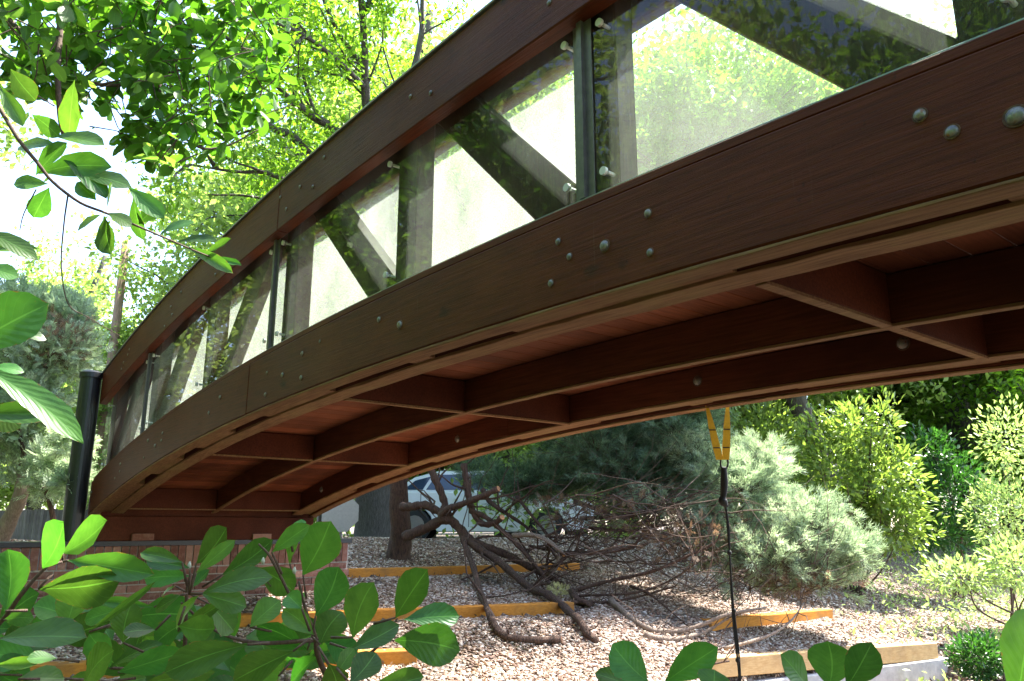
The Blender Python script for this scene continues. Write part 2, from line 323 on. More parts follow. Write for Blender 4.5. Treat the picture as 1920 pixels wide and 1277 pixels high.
# loose pebbles: instanced inside geometry nodes from a node primitive
def pebbles(name, n, reg, size, label):
    pts = []
    while len(pts) < n:
        q = np.column_stack([rng.uniform(reg[0], reg[1], n), rng.uniform(reg[2], reg[3], n)])
        a = np.arctan2(q[:, 0], q[:, 1]); keep = (a > YAW-.66) & (a < YAW+.66)
        if reg[4]:
            d = np.hypot(q[:, 0], q[:, 1]); keep &= rng.random(n) < np.clip((9.0/d)**2, .05, 1)
        pts += list(q[keep])
    q = np.array(pts[:n]); pn = np.sin(q[:, 0]*2.1+1.3*np.sin(q[:, 1]*1.7))*np.sin(q[:, 1]*2.6+1.1*np.sin(q[:, 0]*2.3+2)); q = q[(pn < .62) | (rng.random(n) < .25)]; V = np.column_stack([q, G(q[:, 0], q[:, 1])+.004])
    o = mesh(name, V, [], None); o.data.materials.append(M['peb'])
    tr = bpy.data.node_groups.new(name, 'GeometryNodeTree')
    tr.interface.new_socket('Geometry', in_out='INPUT', socket_type='NodeSocketGeometry'); tr.interface.new_socket('Geometry', in_out='OUTPUT', socket_type='NodeSocketGeometry')
    gi = tr.nodes.new('NodeGroupInput'); go = tr.nodes.new('NodeGroupOutput'); L = tr.links.new
    mp = tr.nodes.new('GeometryNodeMeshToPoints'); L(gi.outputs[0], mp.inputs[0])
    ic = tr.nodes.new('GeometryNodeMeshIcoSphere'); ic.inputs['Radius'].default_value = size; ic.inputs['Subdivisions'].default_value = 2
    nz = tr.nodes.new('ShaderNodeTexNoise'); nz.inputs['Scale'].default_value = 70
    ps = tr.nodes.new('GeometryNodeSetPosition'); sb = tr.nodes.new('ShaderNodeVectorMath'); sb.operation = 'SUBTRACT'; sb.inputs[1].default_value = (.5, .5, .5)
    ml = tr.nodes.new('ShaderNodeVectorMath'); ml.operation = 'SCALE'; ml.inputs['Scale'].default_value = size*1.2
    L(nz.outputs['Color'], sb.inputs[0]); L(sb.outputs[0], ml.inputs[0]); L(ic.outputs[0], ps.inputs[0]); L(ml.outputs[0], ps.inputs['Offset'])
    sh = tr.nodes.new('GeometryNodeSetShadeSmooth'); L(ps.outputs[0], sh.inputs[0])
    sm = tr.nodes.new('GeometryNodeSetMaterial'); sm.inputs['Material'].default_value = M['peb']; L(sh.outputs[0], sm.inputs[0])
    ip = tr.nodes.new('GeometryNodeInstanceOnPoints'); L(mp.outputs[0], ip.inputs['Points']); L(sm.outputs[0], ip.inputs['Instance'])
    r1 = tr.nodes.new('FunctionNodeRandomValue'); r1.data_type = 'FLOAT_VECTOR'; r1.inputs[0].default_value = (-.4, -.4, 0); r1.inputs[1].default_value = (.4, .4, 6.28)
    r2 = tr.nodes.new('FunctionNodeRandomValue'); r2.data_type = 'FLOAT_VECTOR'; r2.inputs[0].default_value = (.32, .3, .28); r2.inputs[1].default_value = (1.8, 1.35, 1.0)
    L(r1.outputs[0], ip.inputs['Rotation']); L(r2.outputs[0], ip.inputs['Scale']); L(ip.outputs[0], go.inputs[0])
    o.modifiers.new('pebbles', 'NODES').node_group = tr
    return tag(o, label, 'gravel', kind='stuff')
pebbles('gravel', 190000, (-2, 17, 3.0, 13.2, True), .0165, 'loose rounded tan and white pebbles covering the slope')

# ------------------------------------------------------------------ bridge
S = 1.75; X0 = 1.75
PC = (.3814, .0498, -.0203, .0006, -.0003)
def Z(y):
    y = np.asarray(y, float); yy = np.where(y < 0, 4.4-y, y)/S
    return S*sum(c*yy**k for k, c in enumerate(PC))+H+np.where(y < 0, .010, 0)
Y0, Y1 = -3.9, 8.44; YJ = [4.62]
W = 2.336
bridge = thing('footbridge', (X0+W/2, Y1, H), 'arched brown timber footbridge with bolted truss sides and clear panels', 'bridge')
def sweep(name, x0, x1, z0, z1, y0, y1, mat, parent=bridge, step=.15, wav=0, bv=.006):
    n = max(2, int((y1-y0)/step)+1); ys = np.linspace(y0, y1, n); zz = Z(ys); V = []; Fs = []
    for i, (y, z) in enumerate(zip(ys, zz)):
        j = rng.uniform(-wav, wav, 4) if wav else np.zeros(4)
        V += [(x0+j[0], y, z+z0+j[1]), (x1, y, z+z0+j[1]*.5), (x1, y, z+z1), (x0+j[0], y, z+z1)]
    for i in range(n-1):
        for k in range(4): Fs.append((4*i+k, 4*(i+1)+k, 4*(i+1)+(k+1) % 4, 4*i+(k+1) % 4))
    Fs += [(0, 1, 2, 3), tuple(4*(n-1)+k for k in (3, 2, 1, 0))]
    o = mesh(name, V, Fs, mat, parent)
    if bv: bev(o, bv)
    return o
def side(mir):
    """one truss side; x measured from its outer face inwards"""
    X = (lambda a, b: (X0+a, X0+b)) if not mir else (lambda a, b: (X0+W-b, X0+W-a))
    segs = [(Y0, YJ[0]-.002), (YJ[0]+.002, Y1)]
    for a, b in segs:
        sweep('outer_beam', *X(0, .09), 0.012, .322, a, b, M['face'])
        sweep('soffit_strip', *X(.001, .088), 0, .010, a, b, M['edge'], wav=.002, bv=.002)
        sweep('inner_beam', *X(.19, .302), .030, .213, a, b, M['under'])
        sweep('soffit_strip', *X(.188, .303), .014, .028, a, b, M['edge'], wav=.003, bv=.002)
    sweep('sill', *X(.012, .21), .325, .362, Y0, Y1, M['face'])
    sweep('sill_cap', *X(.030, .075), .364, .374, Y0, Y1, M['flash'], bv=.002)
    sl0 = [-3.2, -2.5, -1.9, -1.3, -.8, .2]
    for px in ((1880, 355), (1365, 500), (955, 615), (800, 662), (765, 680), (615, 728), (495, 772), (430, 800), (372, 824), (335, 846), (290, 872), (262, 895)): sl0.append(onx(*px, X0+.14)[1])
    ed_ = [Y0]+sl0+[Y1]                   # blocks between the twin beams with dark slots left open
    for k in range(0, len(ed_)-1, 2): sweep('spacer_block', *X(.092, .187), .026, .20, ed_[k], ed_[k+1], M['edge'], wav=.001, bv=.002)
    rj = [4.30]
    for a, b in [(Y0, rj[0]-.002), (rj[0]+.002, Y1-.02)]:
        sweep('top_rail', *X(-.02, .055), 1.065, 1.365, a, b, M['face'])
        sweep('inner_rail', *X(.205, .262), 1.085, 1.345, a, b, M['post'])
    sweep('rail_cap', *X(-.032, .275), 1.367, 1.379, Y0, Y1-.02, M['flash'], bv=.003)
    posts = [-3.4, -2.1, -.8, .5, 1.74, 3.02, 4.32, 5.68, 7.0, 8.32]
    for p in posts:
        z = float(Z(p)); v, f = box(*X(.095, .195), p-.085, p+.085, z+.364, z+1.34); bev(mesh('post', v, f, M['post'], bridge), .006)
    for i in range(len(posts)-1):
        a, b = posts[i], posts[i+1]
        if a > 4.1: ta, tb = (a+.22, 1.34), (b-.16, .37)
        else: ta, tb = (b-.16, 1.34), (a+.17, .37)
        p0 = np.array([ta[0], float(Z(ta[0]))+ta[1]]); p1 = np.array([tb[0], float(Z(tb[0]))+tb[1]])
        d = unit(p1-p0); nn = np.array([d[1], -d[0]])*.105; xa, xb = X(.108, .182); V = []
        zc0 = float(Z(ta[0]))+1.34; zc1 = float(Z(tb[0]))+.364
        q = []
        for s_, zc in ((0, zc0), (1, zc1)):
            for sg in (1, -1):
                o = p0+sg*nn; q.append(o+d*((zc-o[1])/d[1]))
        for x in (xa, xb): V += [(x, *q[0]), (x, *q[1]), (x, *q[3]), (x, *q[2])]
        bev(mesh('diagonal_brace', V, BF, M['post'], bridge), .005)
    # clear panels with stand-off caps
    pan = [-3.9, -.85, 1.77, 4.44, 7.02, 8.40]
    for a, b in zip(pan[:-1], pan[1:]):
        g = sweep('clear_panel', *X(.052, .060), .378, 1.10, a+.010, b-.010, M['glass'], bv=0)
        if not mir: sweep('inner_panel', *X(.197, .203), .378, 1.10, a+.010, b-.010, M['dusty' if b > 2 else 'haze'], bv=0)
        st = [a+.09, b-.09]+([(a+b)/2] if b-a > 2 else [])
        for y in st:
            for zo in (.45, 1.02):
                z = float(Z(y))+zo; sx = -1 if not mir else 1; x = X(.050, .05)[0]
                v, f = join([cyl((x, y, z), (sx, 0, 0), .015, .012, 14), cyl((x-sx*.012, y, z), (-sx, 0, 0), .007, .04, 8)])
                mesh('standoff', v, f, M['white'], g, smooth=False)
        # clear plastic channel at the joint
        if b < 8:
            z = float(Z(b)); v, f = join([box(*X(.028, .045), b-.012, b+.012, z+.376, z+1.07), box(*X(.045, .049), b-.045, b+.045, z+.376, z+1.07)])
            mesh('joint_channel', v, f, M['alu'], bridge)
side(False); side(True)
# joint lines, mid stringer, cross beams, end beams
sweep('stringer', X0+1.125, X0+1.17, .022, .213, Y0, Y1-.12, M['under'])
sweep('soffit_strip', X0+1.124, X0+1.171, .008, .020, Y0, Y1-.12, M['edge'], wav=.002, bv=.002)
for y in [-3.9+.3, -2.6, -.95, 1.28, 3.95, 6.04, 8.20]:
    z = float(Z(y))
    for xa, xb in ((.304, 1.122), (1.172, W-.304)):
        v, f = box(X0+xa, X0+xb, y-.019, y+.019, z+.022, z+.212); bev(mesh('cross_beam', v, f, M['under'], bridge))
        v, f = box(X0+xa, X0+xb, y-.020, y+.020, z+.009, z+.020); mesh('cross_beam_edge', v, f, M['edge'], bridge)
z1 = float(Z(Y1))
v, f = box(X0+.08, X0+W-.06, Y1-.10, Y1+.10, H-.135, z1+.005); bev(mesh('end_beam', v, f, M['under'], bridge), .008)
v, f = box(X0+.1, X0+W-.1, Y1-.06, Y1+.1, H+.078, H+.32); bev(mesh('end_joist', v, f, M['under'], bridge), .008)
v, f = box(.76, 4.52, 8.345, Y1+.5, H-.182, H-.138); mesh('bearing_plate', v, f, M['black'], bridge)
# deck planks, one by one
y = Y0
pv = None
while y < Y1-.05:
    wd = .138; z = float(Z(y+wd/2)); sl_ = float(Z(y+wd)-Z(y))
    v = [(X0+.1, y, z-sl_/2+.216), (X0+W-.1, y, z-sl_/2+.216), (X0+W-.1, y+wd, z+sl_/2+.216), (X0+.1, y+wd, z+sl_/2+.216)]
    v += [(a, b_, c_+.034) for a, b_, c_ in v]
    bev(mesh('deck_plank', v, BF, M['plank'], bridge), .004); y += wd+.0012
# bolts: domed heads on the outer face
def bolt(y, z, r, X=X0, sx=-1):
    V = []; Fs = []; n = 12; prof = [(r, 0), (r*1.0, r*.16), (r*.86, r*.40), (r*.5, r*.62)]
    for rr, h in prof:
        for k in range(n): t_ = 2*math.pi*k/n; V.append((X+sx*h, y+rr*math.cos(t_), z+rr*math.sin(t_)))
    V.append((X+sx*r*.7, y, z))
    for i in range(3):
        for k in range(n): Fs.append((i*n+k, i*n+(k+1) % n, (i+1)*n+(k+1) % n, (i+1)*n+k))
    for k in range(n): Fs.append((3*n+k, 3*n+(k+1) % n, 4*n))
    o = mesh('bolt', V, Fs, M['bolt'], bridge, smooth=True)
    mesh('washer', *tube([(X+sx*.0002, y, z), (X+sx*.0022, y, z)], [r*1.28, r*1.24], 14), M['rust'], o); return o
BL = [(1725,216,1),(1785,247,1),(1905,218,1.4),(1215,400,.9),(1047,453,.8),(1068,481,.8),(1134,461,1.25),(1219,473,.8),(1033,531,.85),(750,609,1.2),(711,599,.9),
      (567,663,.9),(565,708,.9),(530,703,.95),(501,699,.7),(498,740,.9),(413,745,.9),(392,774,.9),(600,640,.6),(278,826,1),(305,812,.8),(303,826,.8),(291,836,1),(270,858,.7),(226,870,.9),(225,884,.8),(216,897,.8),(172,923,.9),(168,940,.8)]
for px, py, k in BL:
    q = onx(px, py, X0); bolt(q[1], q[2], .0145*k)
for px, py in [(1030,5),(770,181),(808,174),(608,295),(587,350),(563,350),(537,392),(526,370),(404,515),(340,548),(321,575),(323,590),(309,612),(243,655),(240,665),(232,680),(228,692)]:
    q = onx(px, py, X0-.02); bolt(q[1], q[2], .011, X0-.02)
for px, py in [(1308,714),(858,823),(1693,644),(603,918)]:
    q = onx(px, py, X0+W-.302); bolt(q[1], q[2], .028, X0+W-.302)

# black steel post at the far end with its bracket
v_ = P(172, 702, 1)-EYE; q = EYE+v_*(8.47/v_[1])
bp = thing('black_post', (q[0], q[1], H-.136), 'round black steel post with domed cap at the far left corner of the bridge', 'post')
v, f = cyl((q[0], q[1], H-.136), (0, 0, 1), .095, q[2]-H+.136, 24); mesh('tube', v, f, M['black'], bp)
v, f = join([cyl((q[0], q[1], q[2]-.04), (0, 0, 1), .107, .05, 24), cyl((q[0], q[1], q[2]+.01), (0, 0, 1), .107, .02, 24, .08)]); mesh('cap', v, f, M['black'], bp)
v, f = box(q[0]+.08, X0-.021, q[1]-.02, q[1]+.02, q[2]-.10, q[2]-.06); mesh('bracket', v, f, M['black'], bp)

# ------------------------------------------------------------------ brick abutment
pier = thing('brick_abutment', (3, 8.7, H-1), 'red brick abutment with soldier course carrying the far end of the bridge', 'abutment')
PX0, PX1, PY0, PY1 = .78, 4.50, 8.36, 9.25
v, f = box(PX0+.012, PX1-.012, PY0+.012, PY1-.012, H-1.15, H-.188); mesh('mortar_core', v, f, M['mortar'], pier)
bm_cache = {}
def brick(cx, cy, cz, sx, sy, sz, rot=0):
    k = (round(sx, 3), round(sy, 3), round(sz, 3))
    if k not in bm_cache:
        v, f = box(-sx/2, sx/2, -sy/2, sy/2, -sz/2, sz/2); o = mesh('brick', v, f, M['brick'], None); bm_cache[k] = o.data; bpy.data.objects.remove(o)
    inst('brick', bm_cache[k], pier, Matrix.Translation((cx, cy+rng.uniform(-.003, .003), cz))@Matrix.Rotation(rng.uniform(-.008, .008), 4, 'Y'))
topz = H-.185
x = PX0+.03
while x < PX1-.02: brick(x+.005, PY0+.02, topz-.10, .064, .05, .2); x += .0755
r = 0; zz = topz-.21-.037
while zz > H-1.02:
    x = PX0+(.0 if r % 2 else -.105)
    while x < PX1-.03:
        a = max(x, PX0); b_ = min(x+.2, PX1); 
        if b_-a > .05: brick((a+b_)/2, PY0+.02, zz, b_-a, .05, .064)
        x += .211
    yb = PY0+.055
    while yb < PY0+.5:
        brick(PX1-.02, yb+.1, zz, .05, .2 if r % 2 else .19, .064); yb += .211
    zz -= .0755; r += 1
yb = PY0+.055
while yb < PY0+.5: brick(PX1-.02, yb+.033, topz-.10, .05, .064, .2); yb += .0755
for px in (267, 490):
    q = onx(px, 1006, 99); v_ = P(px, 1006, 1)-EYE; q = EYE+v_*((PY0-.02)/v_[1]); brick(q[0], PY0+.0, q[2]-.005, .2, .1, .064)

# ------------------------------------------------------------------ timber risers
M['timber2'] = wood('overexposed_timber', (.50, .30, .12), (.68, .47, .23), stretch=(1, 12, 12), rough=.75, bumps=.4, stain=(.30, .20, .11), stain_amt=.6, var=.08)  # paler copy of the timber colour, standing in for overexposed sunlight on the kerb
def timber(a, b, h, w_, label, drop=.0):
    a = np.asarray(a, float); b = np.asarray(b, float); L = np.linalg.norm(b-a); u = (b-a)/L; s_ = np.cross((0, 0, 1), u)
    up = np.cross(u, s_); V = []
    for zz in (-h, 0):
        for q, s2 in ((a, 0), (b, 0), (b, w_), (a, w_)): V.append(q+s_*s2+up*zz)
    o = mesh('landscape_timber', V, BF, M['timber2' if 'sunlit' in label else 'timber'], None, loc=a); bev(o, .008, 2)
    return tag(o, label, 'timber', 'orange timbers stepping down the gravel slope')
def lvl(px, py, z):                        # point at that pixel lying at height z
    v = P(px, py, 1)-EYE; return EYE+v*((z-H)/v[2])
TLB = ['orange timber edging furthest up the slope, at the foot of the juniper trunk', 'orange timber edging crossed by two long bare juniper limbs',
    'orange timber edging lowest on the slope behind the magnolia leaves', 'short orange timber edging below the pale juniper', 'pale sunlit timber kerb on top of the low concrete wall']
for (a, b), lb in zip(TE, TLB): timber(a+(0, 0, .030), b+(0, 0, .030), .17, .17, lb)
# low concrete wall
a, b_ = (q.copy() for q in TE[4]); u = unit(b_-a); b_ = b_+u*.15; s_ = np.cross((0, 0, 1), u); a[2] = min(a[2], b_[2])-.125
V = []
for zz in (-.6, 0):
    for q, s2 in ((a, -.03), (b_, -.03), (b_, .16), (a, .16)): V.append(np.array([*(q+s_*s2)[:2], a[2]+zz-.0]))
tag(bev(mesh('concrete_wall', V, BF, M['conc'], None, loc=a), .01), 'low pale concrete retaining wall at the bottom right', 'wall')

# ------------------------------------------------------------------ hanging strap
q0 = onx(1322, 752, X0+W-.08); sp_ = P(1355, 868, np.dot(q0-EYE, _fw)); 
q1 = onx(1364, 742, X0+W-.08); dep = np.dot(q0-EYE, _fw)
strap = thing('hanging_strap', sp_, 'yellow webbing loop with carabiner and long knotted black cord hanging from the bridge', 'strap')
M['yellow'] = plain('yellow_webbing', (.62, .36, .01), .8, 0, .1, .3, 80); M['blackcord'] = plain('black_cord', (.008, .008, .008), .8)
def ribbon(pts, w_, th=.003, face=None):
    pts = np.asarray(pts); V = []; Fs = []
    for i, p in enumerate(pts):
        ww = w_[i]; V += [p-_rt*ww-_fw*th, p+_rt*ww-_fw*th, p+_rt*ww+_fw*th, p-_rt*ww+_fw*th]
    for i in range(len(pts)-1):
        for k in range(4): Fs.append((4*i+k, 4*(i+1)+k, 4*(i+1)+(k+1) % 4, 4*i+(k+1) % 4))
    Fs += [(0, 1, 2, 3), tuple(4*(len(pts)-1)+k for k in (3, 2, 1, 0))]; return V, Fs
for top, bot in (((1320, 738), (1349, 862)), ((1365, 735), (1361, 862))):
    pp = [P(top[0]+(bot[0]-top[0])*t_, top[1]+(bot[1]-top[1])*t_, dep-.03*math.sin(t_*3)) for t_ in np.linspace(0, 1, 7)]
    wb = mesh('yellow_webbing', *ribbon(pp, [.004, .008, .014, .020, .022, .024, .020]), M['yellow'], strap)
    for t_ in (.55, .82):
        p = P(top[0]+(bot[0]-top[0])*t_, top[1]+(bot[1]-top[1])*t_, dep-.034); mesh('stitching', *ribbon([p-_up*.003, p+_up*.003], [.021, .021]), M['blackcord'], wb)
th = np.linspace(0, 2*math.pi, 15); cc = P(1358, 868, dep)
mesh('carabiner', *tube([cc+_rt*.024*math.cos(a_)+_up*.042*math.sin(a_) for a_ in th], .006, 8), M['black'], strap, smooth=True)
pp = [P(*p_, dep) for p_ in ((1357, 876), (1358, 900), (1357, 925), (1355, 938), (1362, 950))]
mesh('black_sling', *tube(smooth_path(pp), np.interp(np.linspace(0, 1, 21), [0, .3, .6, .75, .85, 1], [.018, .024, .018, .028, .026, .012]), 8), M['blackcord'], strap, smooth=True)
for off in (-2.2, 0, 2.4):
    pp = [P(1360+off*.2, 945, dep)]+[P(1364+(1388-1364)*t_+off*(.5+.9*math.sin(t_*7+off)), 990+(1300-990)*t_, dep-.1*t_) for t_ in np.linspace(0, 1, 9)]
    mesh('cord', *tube(smooth_path(pp, 4), .0055, 6), M['blackcord'], strap, smooth=True)
for t_ in (.15, .5, .8):
    c_ = P(1364+24*t_, 990+310*t_, dep-.1*t_); mesh('knot', *tube([c_-_up*.016, c_-_up*.006, c_+_up*.006, c_+_up*.016], [.006, .014, .014, .006], 8), M['blackcord'], strap, smooth=True)

# ------------------------------------------------------------------ trees
LT = ([(0, 0, 0), (.20, .45, .06), (0, 1, 0), (-.20, .45, .06)], [(0, 1, 2), (0, 2, 3)])
LW = ([(0, 0, 0), (.30, .55, .07), (0, 1, -.05), (-.30, .55, .07)], [(0, 1, 2), (0, 2, 3)])
def leaves(pos, size, tpl=LT, droop=.35, up=(0, 0, 1), jit=.5, out=None):
    n = len(pos); D = rng.normal(0, 1, (n, 3)); D[:, 2] -= droop*1.2
    if out is not None: D += out*1.2
    X, Y, Z_ = frames(D, up, jit); return batch(*tpl, pos, X, Y, Z_, size*rng.uniform(.6, 1.3, n))
def bend(start, d, L, n=6, droop=0., wob=.18):
    p = [np.asarray(start, float)]; d = unit(d)
    for i in range(n):
        d = unit(d+rng.normal(0, wob, 3)+np.array([0, 0, -droop])); p.append(p[-1]+d*L/n)
    return np.array(p)
def grow(limbs, spec, keep=None):
    """limbs: [(points, r0, r1)]; spec: per level (children per metre, length, radius, droop); gives wood tubes and leaf anchor points"""
    allw = list(limbs); cur = list(limbs); anchors = []
    for li, (per, ln, rad, dr) in enumerate(spec):
        nxt = []
        for pts, r0, r1 in cur:
            seg = np.linalg.norm(np.diff(pts, axis=0), axis=1); L = seg.sum(); n = max(1, int(L*per+rng.random()))
            cum = np.concatenate([[0], np.cumsum(seg)])
            for _ in range(n):
                t_ = L*(rng.uniform(.15, 1) if li else rng.uniform(.1, 1)); i = min(len(seg)-1, np.searchsorted(cum, t_)-1); i = max(i, 0)
                f_ = (t_-cum[i])/seg[i]; st = pts[i]*(1-f_)+pts[i+1]*f_; ax_ = unit(pts[i+1]-pts[i])
                d = unit(rng.normal(0, 1, 3)); d = unit(d-ax_*(d@ax_)+ax_*.7); l = ln*rng.uniform(.55, 1.25)
                q = bend(st, d, l, 5, dr); nxt.append((q, min(rad, r0*.6), rad*.3))
        allw += nxt; cur = nxt
    for q, a, b in cur: anchors.append(q[1:])
    return allw, np.concatenate(anchors) if anchors else np.zeros((0, 3))
def woodmesh(name, ws, mat, parent, n=6, wob=.08, kind=None):
    Vs = []; Fs = []; c = 0
    for pts, r0, r1 in ws:
        k = n if r0 > .03 else (5 if r0 > .012 else 3)
        v, f = tube(pts, np.linspace(r0, r1, len(pts)), k, cap=r0 > .03, wob=wob if r0 > .03 else 0); Vs.append(np.array(v)); Fs += [tuple(i+c for i in q) for q in f]; c += len(v)
    return mesh(name, np.concatenate(Vs), Fs, mat, parent, smooth=True, kind=kind)
def copytree(o, loc, rz=0, sc_=1, label=None, parent=None):
    c = o.copy(); col.objects.link(c)
    if parent is None: c.location = loc; c.rotation_euler.z = rz; c.scale = (sc_,)*3
    else: c.parent = parent
    if label: c['label'] = label
    for ch in o.children: copytree(ch, None, parent=c)
    return c

# --- the big oak behind the bridge: its limbs laid where the photograph shows them
bd = 13.0
base = P(697, 1004, 14.2); base[2] = float(G(base[0], base[1]))-.1
oak = thing('oak_tree', base, 'tall oak with furrowed grey trunk and dark spreading limbs behind the bridge end', 'tree')
hub = P(715, 420, bd); hub2 = P(690, 230, bd-.4)
v, f = tube(smooth_path([base+(0, 0, -.2), base+(0, 0, .0), base+(.05, 0, .35), P(700, 850, 14.2), P(708, 600, 13.6), hub, hub2], 4), np.interp(np.linspace(0, 1, 25), [0, .15, .3, .8, 1], [.62, .48, .36, .26, .17]), 20, wob=.05)
mesh('trunk', v, f, M['bark'], oak, smooth=True)
def Ls(pts, r0, r1, sub=4): return (smooth_path([P(*p) for p in pts], sub), r0, r1)
limbs = [Ls([(700, 300, 12.7), (686, 190, 12.5), (683, 80, 12.2), (672, -60, 11.5), (660, -300, 11)], .085, .03),
 Ls([(712, 380, 12.8), (640, 256, 12.3), (586, 218, 12), (541, 184, 11.7), (515, 158, 11.5), (440, 130, 11)], .09, .025),
 Ls([(705, 400, 12.8), (564, 269, 11.9), (519, 244, 11.6), (474, 222, 11.2), (425, 210, 10.8), (361, 214, 10.4)], .08, .02),
 Ls([(600, 225, 12), (586, 199, 12), (571, 150, 12), (560, 98, 12), (541, 22, 12), (520, -80, 12)], .035, .012),
 Ls([(700, 440, 12.8), (527, 334, 12), (440, 322, 11.6), (353, 308, 11.2)], .045, .012),
 Ls([(690, 200, 12.5), (682, 131, 12.4), (635, 61, 12.2), (607, 0, 12), (580, -90, 12)], .05, .02),
 Ls([(720, 330, 12.8), (785, 94, 13.4), (792, 0, 13.6), (800, -150, 13.8)], .07, .025),
 Ls([(710, 470, 13), (600, 410, 12.6), (480, 370, 12.4), (390, 365, 12)], .04, .012),
 Ls([(690, 170, 12.6), (640, 120, 11.6), (560, 60, 10.8), (470, 30, 10.2)], .05, .015),
 Ls([(685, 20, 12), (740, -60, 12), (900, -160, 12.5), (1100, -200, 13)], .06, .02),
 Ls([(715, 420, 13), (800, 250, 14), (900, 100, 15), (1050, 0, 16)], .07, .02),
 Ls([(715, 450, 13), (600, 340, 14.5), (520, 250, 16), (420, 150, 17)], .07, .02)]
ws, an = grow(limbs, [(1.8, 1.6, .022, .0), (3.0, .7, .006, .04)])
woodmesh('limbs', ws, M['bark'], oak)
reps = np.repeat(an, 12, 0)+rng.normal(0, .17, (len(an)*12, 3))
print('oak anchors', len(an), 'leaves', len(reps))
v, f = leaves(reps, .115, LT, .2); mesh('foliage', v, f, M['oak'], oak, kind='stuff')

# --- generic background trees; three kinds, copied
def generic(name, loc, h, spread, nl, size, mat, label, trunk_r, mt='bark', low=.28, tpl=LW, lean=(0, 0)):
    t_ = thing(name, loc, label, 'tree', None); loc = np.asarray(loc, float)
    tr_ = bend(loc-(0, 0, .2), (0, 0, 1), h*.8, 8, 0, .05); tr_ = tr_+np.array([(lean[0], lean[1], 0)])*np.linspace(0, 1, 9)[:, None]
    mesh('trunk', *tube(smooth_path(tr_, 3), np.linspace(trunk_r, trunk_r*.3, 25), 12, wob=.05), M[mt], t_, smooth=True)
    lim = []
    for i in range(int(12+h)):
        f_ = rng.uniform(low, .97); k = f_*8; a = tr_[int(k)]; an_ = rng.uniform(0, 2*math.pi)
        d = np.array([math.cos(an_), math.sin(an_), rng.uniform(.15, .9)]); L = spread*rng.uniform(.6, 1.1)*(1.15-.6*f_)
        lim.append((bend(a, d, L, 6, -.01, .12), trunk_r*.3, trunk_r*.06))
    ws, an = grow(lim, [(1.1, spread*.45, trunk_r*.10, 0), ])
    woodmesh('limbs', ws, M[mt], t_)
    k = rng.integers(0, len(an), nl); p = an[k]+rng.normal(0, .075*spread, (nl, 3))
    v, f = leaves(p, size, tpl, .2); mesh('foliage', v, f, M[mat], t_, kind='stuff'); return t_
def gp(px, d, lift=0):
    p = P(px, 987, d); return (p[0], p[1], float(G(p[0], p[1]))+lift)
tA = generic('broadleaf_tree', gp(330, 27), 13, 4.6, 50000, .18, 'far', 'bright yellow-green tree beyond the left end of the bridge, right of the reddish pole', .25, low=.12)
tD = generic('broadleaf_tree', gp(1615, 16.5), 12, 3.9, 34000, .17, 'oak', 'leaning dark trunked tree right above the laurel shrub shading the gravel', .26, low=.5, lean=(-5.6, .5))
tB = generic('broadleaf_tree', gp(1900, 24), 11, 5.0, 30000, .20, 'oak', 'tree with low dark boughs far back at the right edge', .34, low=.14)
tC = generic('broadleaf_tree', gp(1080, 19), 15, 5.2, 60000, .17, 'far', 'tall pale green tree seen through the clear panels near the middle of the bridge', .3, low=.15)
for src, px, d, rz, s_, lb in [(tA, 60, 33, 1, 1.25, 'bright tree at the far left edge behind the pale juniper'), (tC, 520, 26, 2, 1.2, 'tall sunlit tree behind the oak limbs'),
    (tA, 800, 24, 3.2, 1.15, 'sunlit tree behind the oak trunk and the white car'), (tC, 1350, 21, 4, 1.25, 'tree seen through the glass above the hanging strap'),
    (tC, 1640, 33, 5.1, 1.75, 'pale tree behind the laurel shrub'), (tC, 1900, 36, 1.3, 1.85, 'leafy tree seen through the clear panel nearest the right edge'),
    (tC, 700, 23, 3.7, 1.4, 'tall sunlit tree filling the top centre behind the oak'), (tC, 1830, 27, 2.5, 1.6, 'tall tree seen through the panel at the top right corner'), (tA, 1750, 34, .4, 1.3, 'bright tree furthest back at the right'), (tA, 1180, 30, 2.2, 1.4, 'light green tree far back behind the juniper'), (tC, 950, 18.5, 2.7, 1.05, 'tree seen through the panels left of the glass joint'),
    (tB, 960, 40, 2.9, 1.3, 'tree far back over the white car'), (tC, 2300, 27, .9, 1.0, 'tree just beyond the right edge of the view'), (tA, 1420, 42, 3.9, 1.4, 'hazy tree furthest away behind the strap')]:
    copytree(src, gp(px, d), rz, s_, lb)
# trees behind the camera: they shade the path and show as reflections in the clear panels
for src, x, y, rz, s_, lb in [(tB, -7.5, 5.5, .5, .85, 'tree left of the photographer mirrored in the far panels'), (tC, -9, -3, 1.8, .8, 'tall tree behind the photographer mirrored in the panels'),
    (tB, -4.5, -8, 3.3, .9, 'tree behind the photographer near the other end of the bridge'), (tB, -5.6, 2.2, 4.4, .75, 'close dense tree left of the photographer mirrored in the nearest panel'), (tB, -5.0, -3.0, .4, .8, 'close dense tree behind the photographer beside the footbridge'), (tC, -6.5, 7.5, 3.9, .8, 'tree left of the view mirrored around the middle of the bridge'), (tB, -3.6, 5.6, 2.0, .5, 'small leafy tree just left of the view'), (tB, -8.0, 13.5, 1.2, 1.1, 'tree left of the view mirrored in the panels before the rail joint'), (tC, -12, 21, 5.2, 1.25, 'tall tree far left of the view mirrored in the far panels'), (tC, -3.6, 17.5, 4.0, .95, 'tree just left of the view mirrored in the panels by the black post'), (tA, -13, 10, 2.6, 1.0, 'bright tree left of the view mirrored in the top rail')]:
    copytree(src, (x, y, float(G(x, y))), rz, s_, lb)

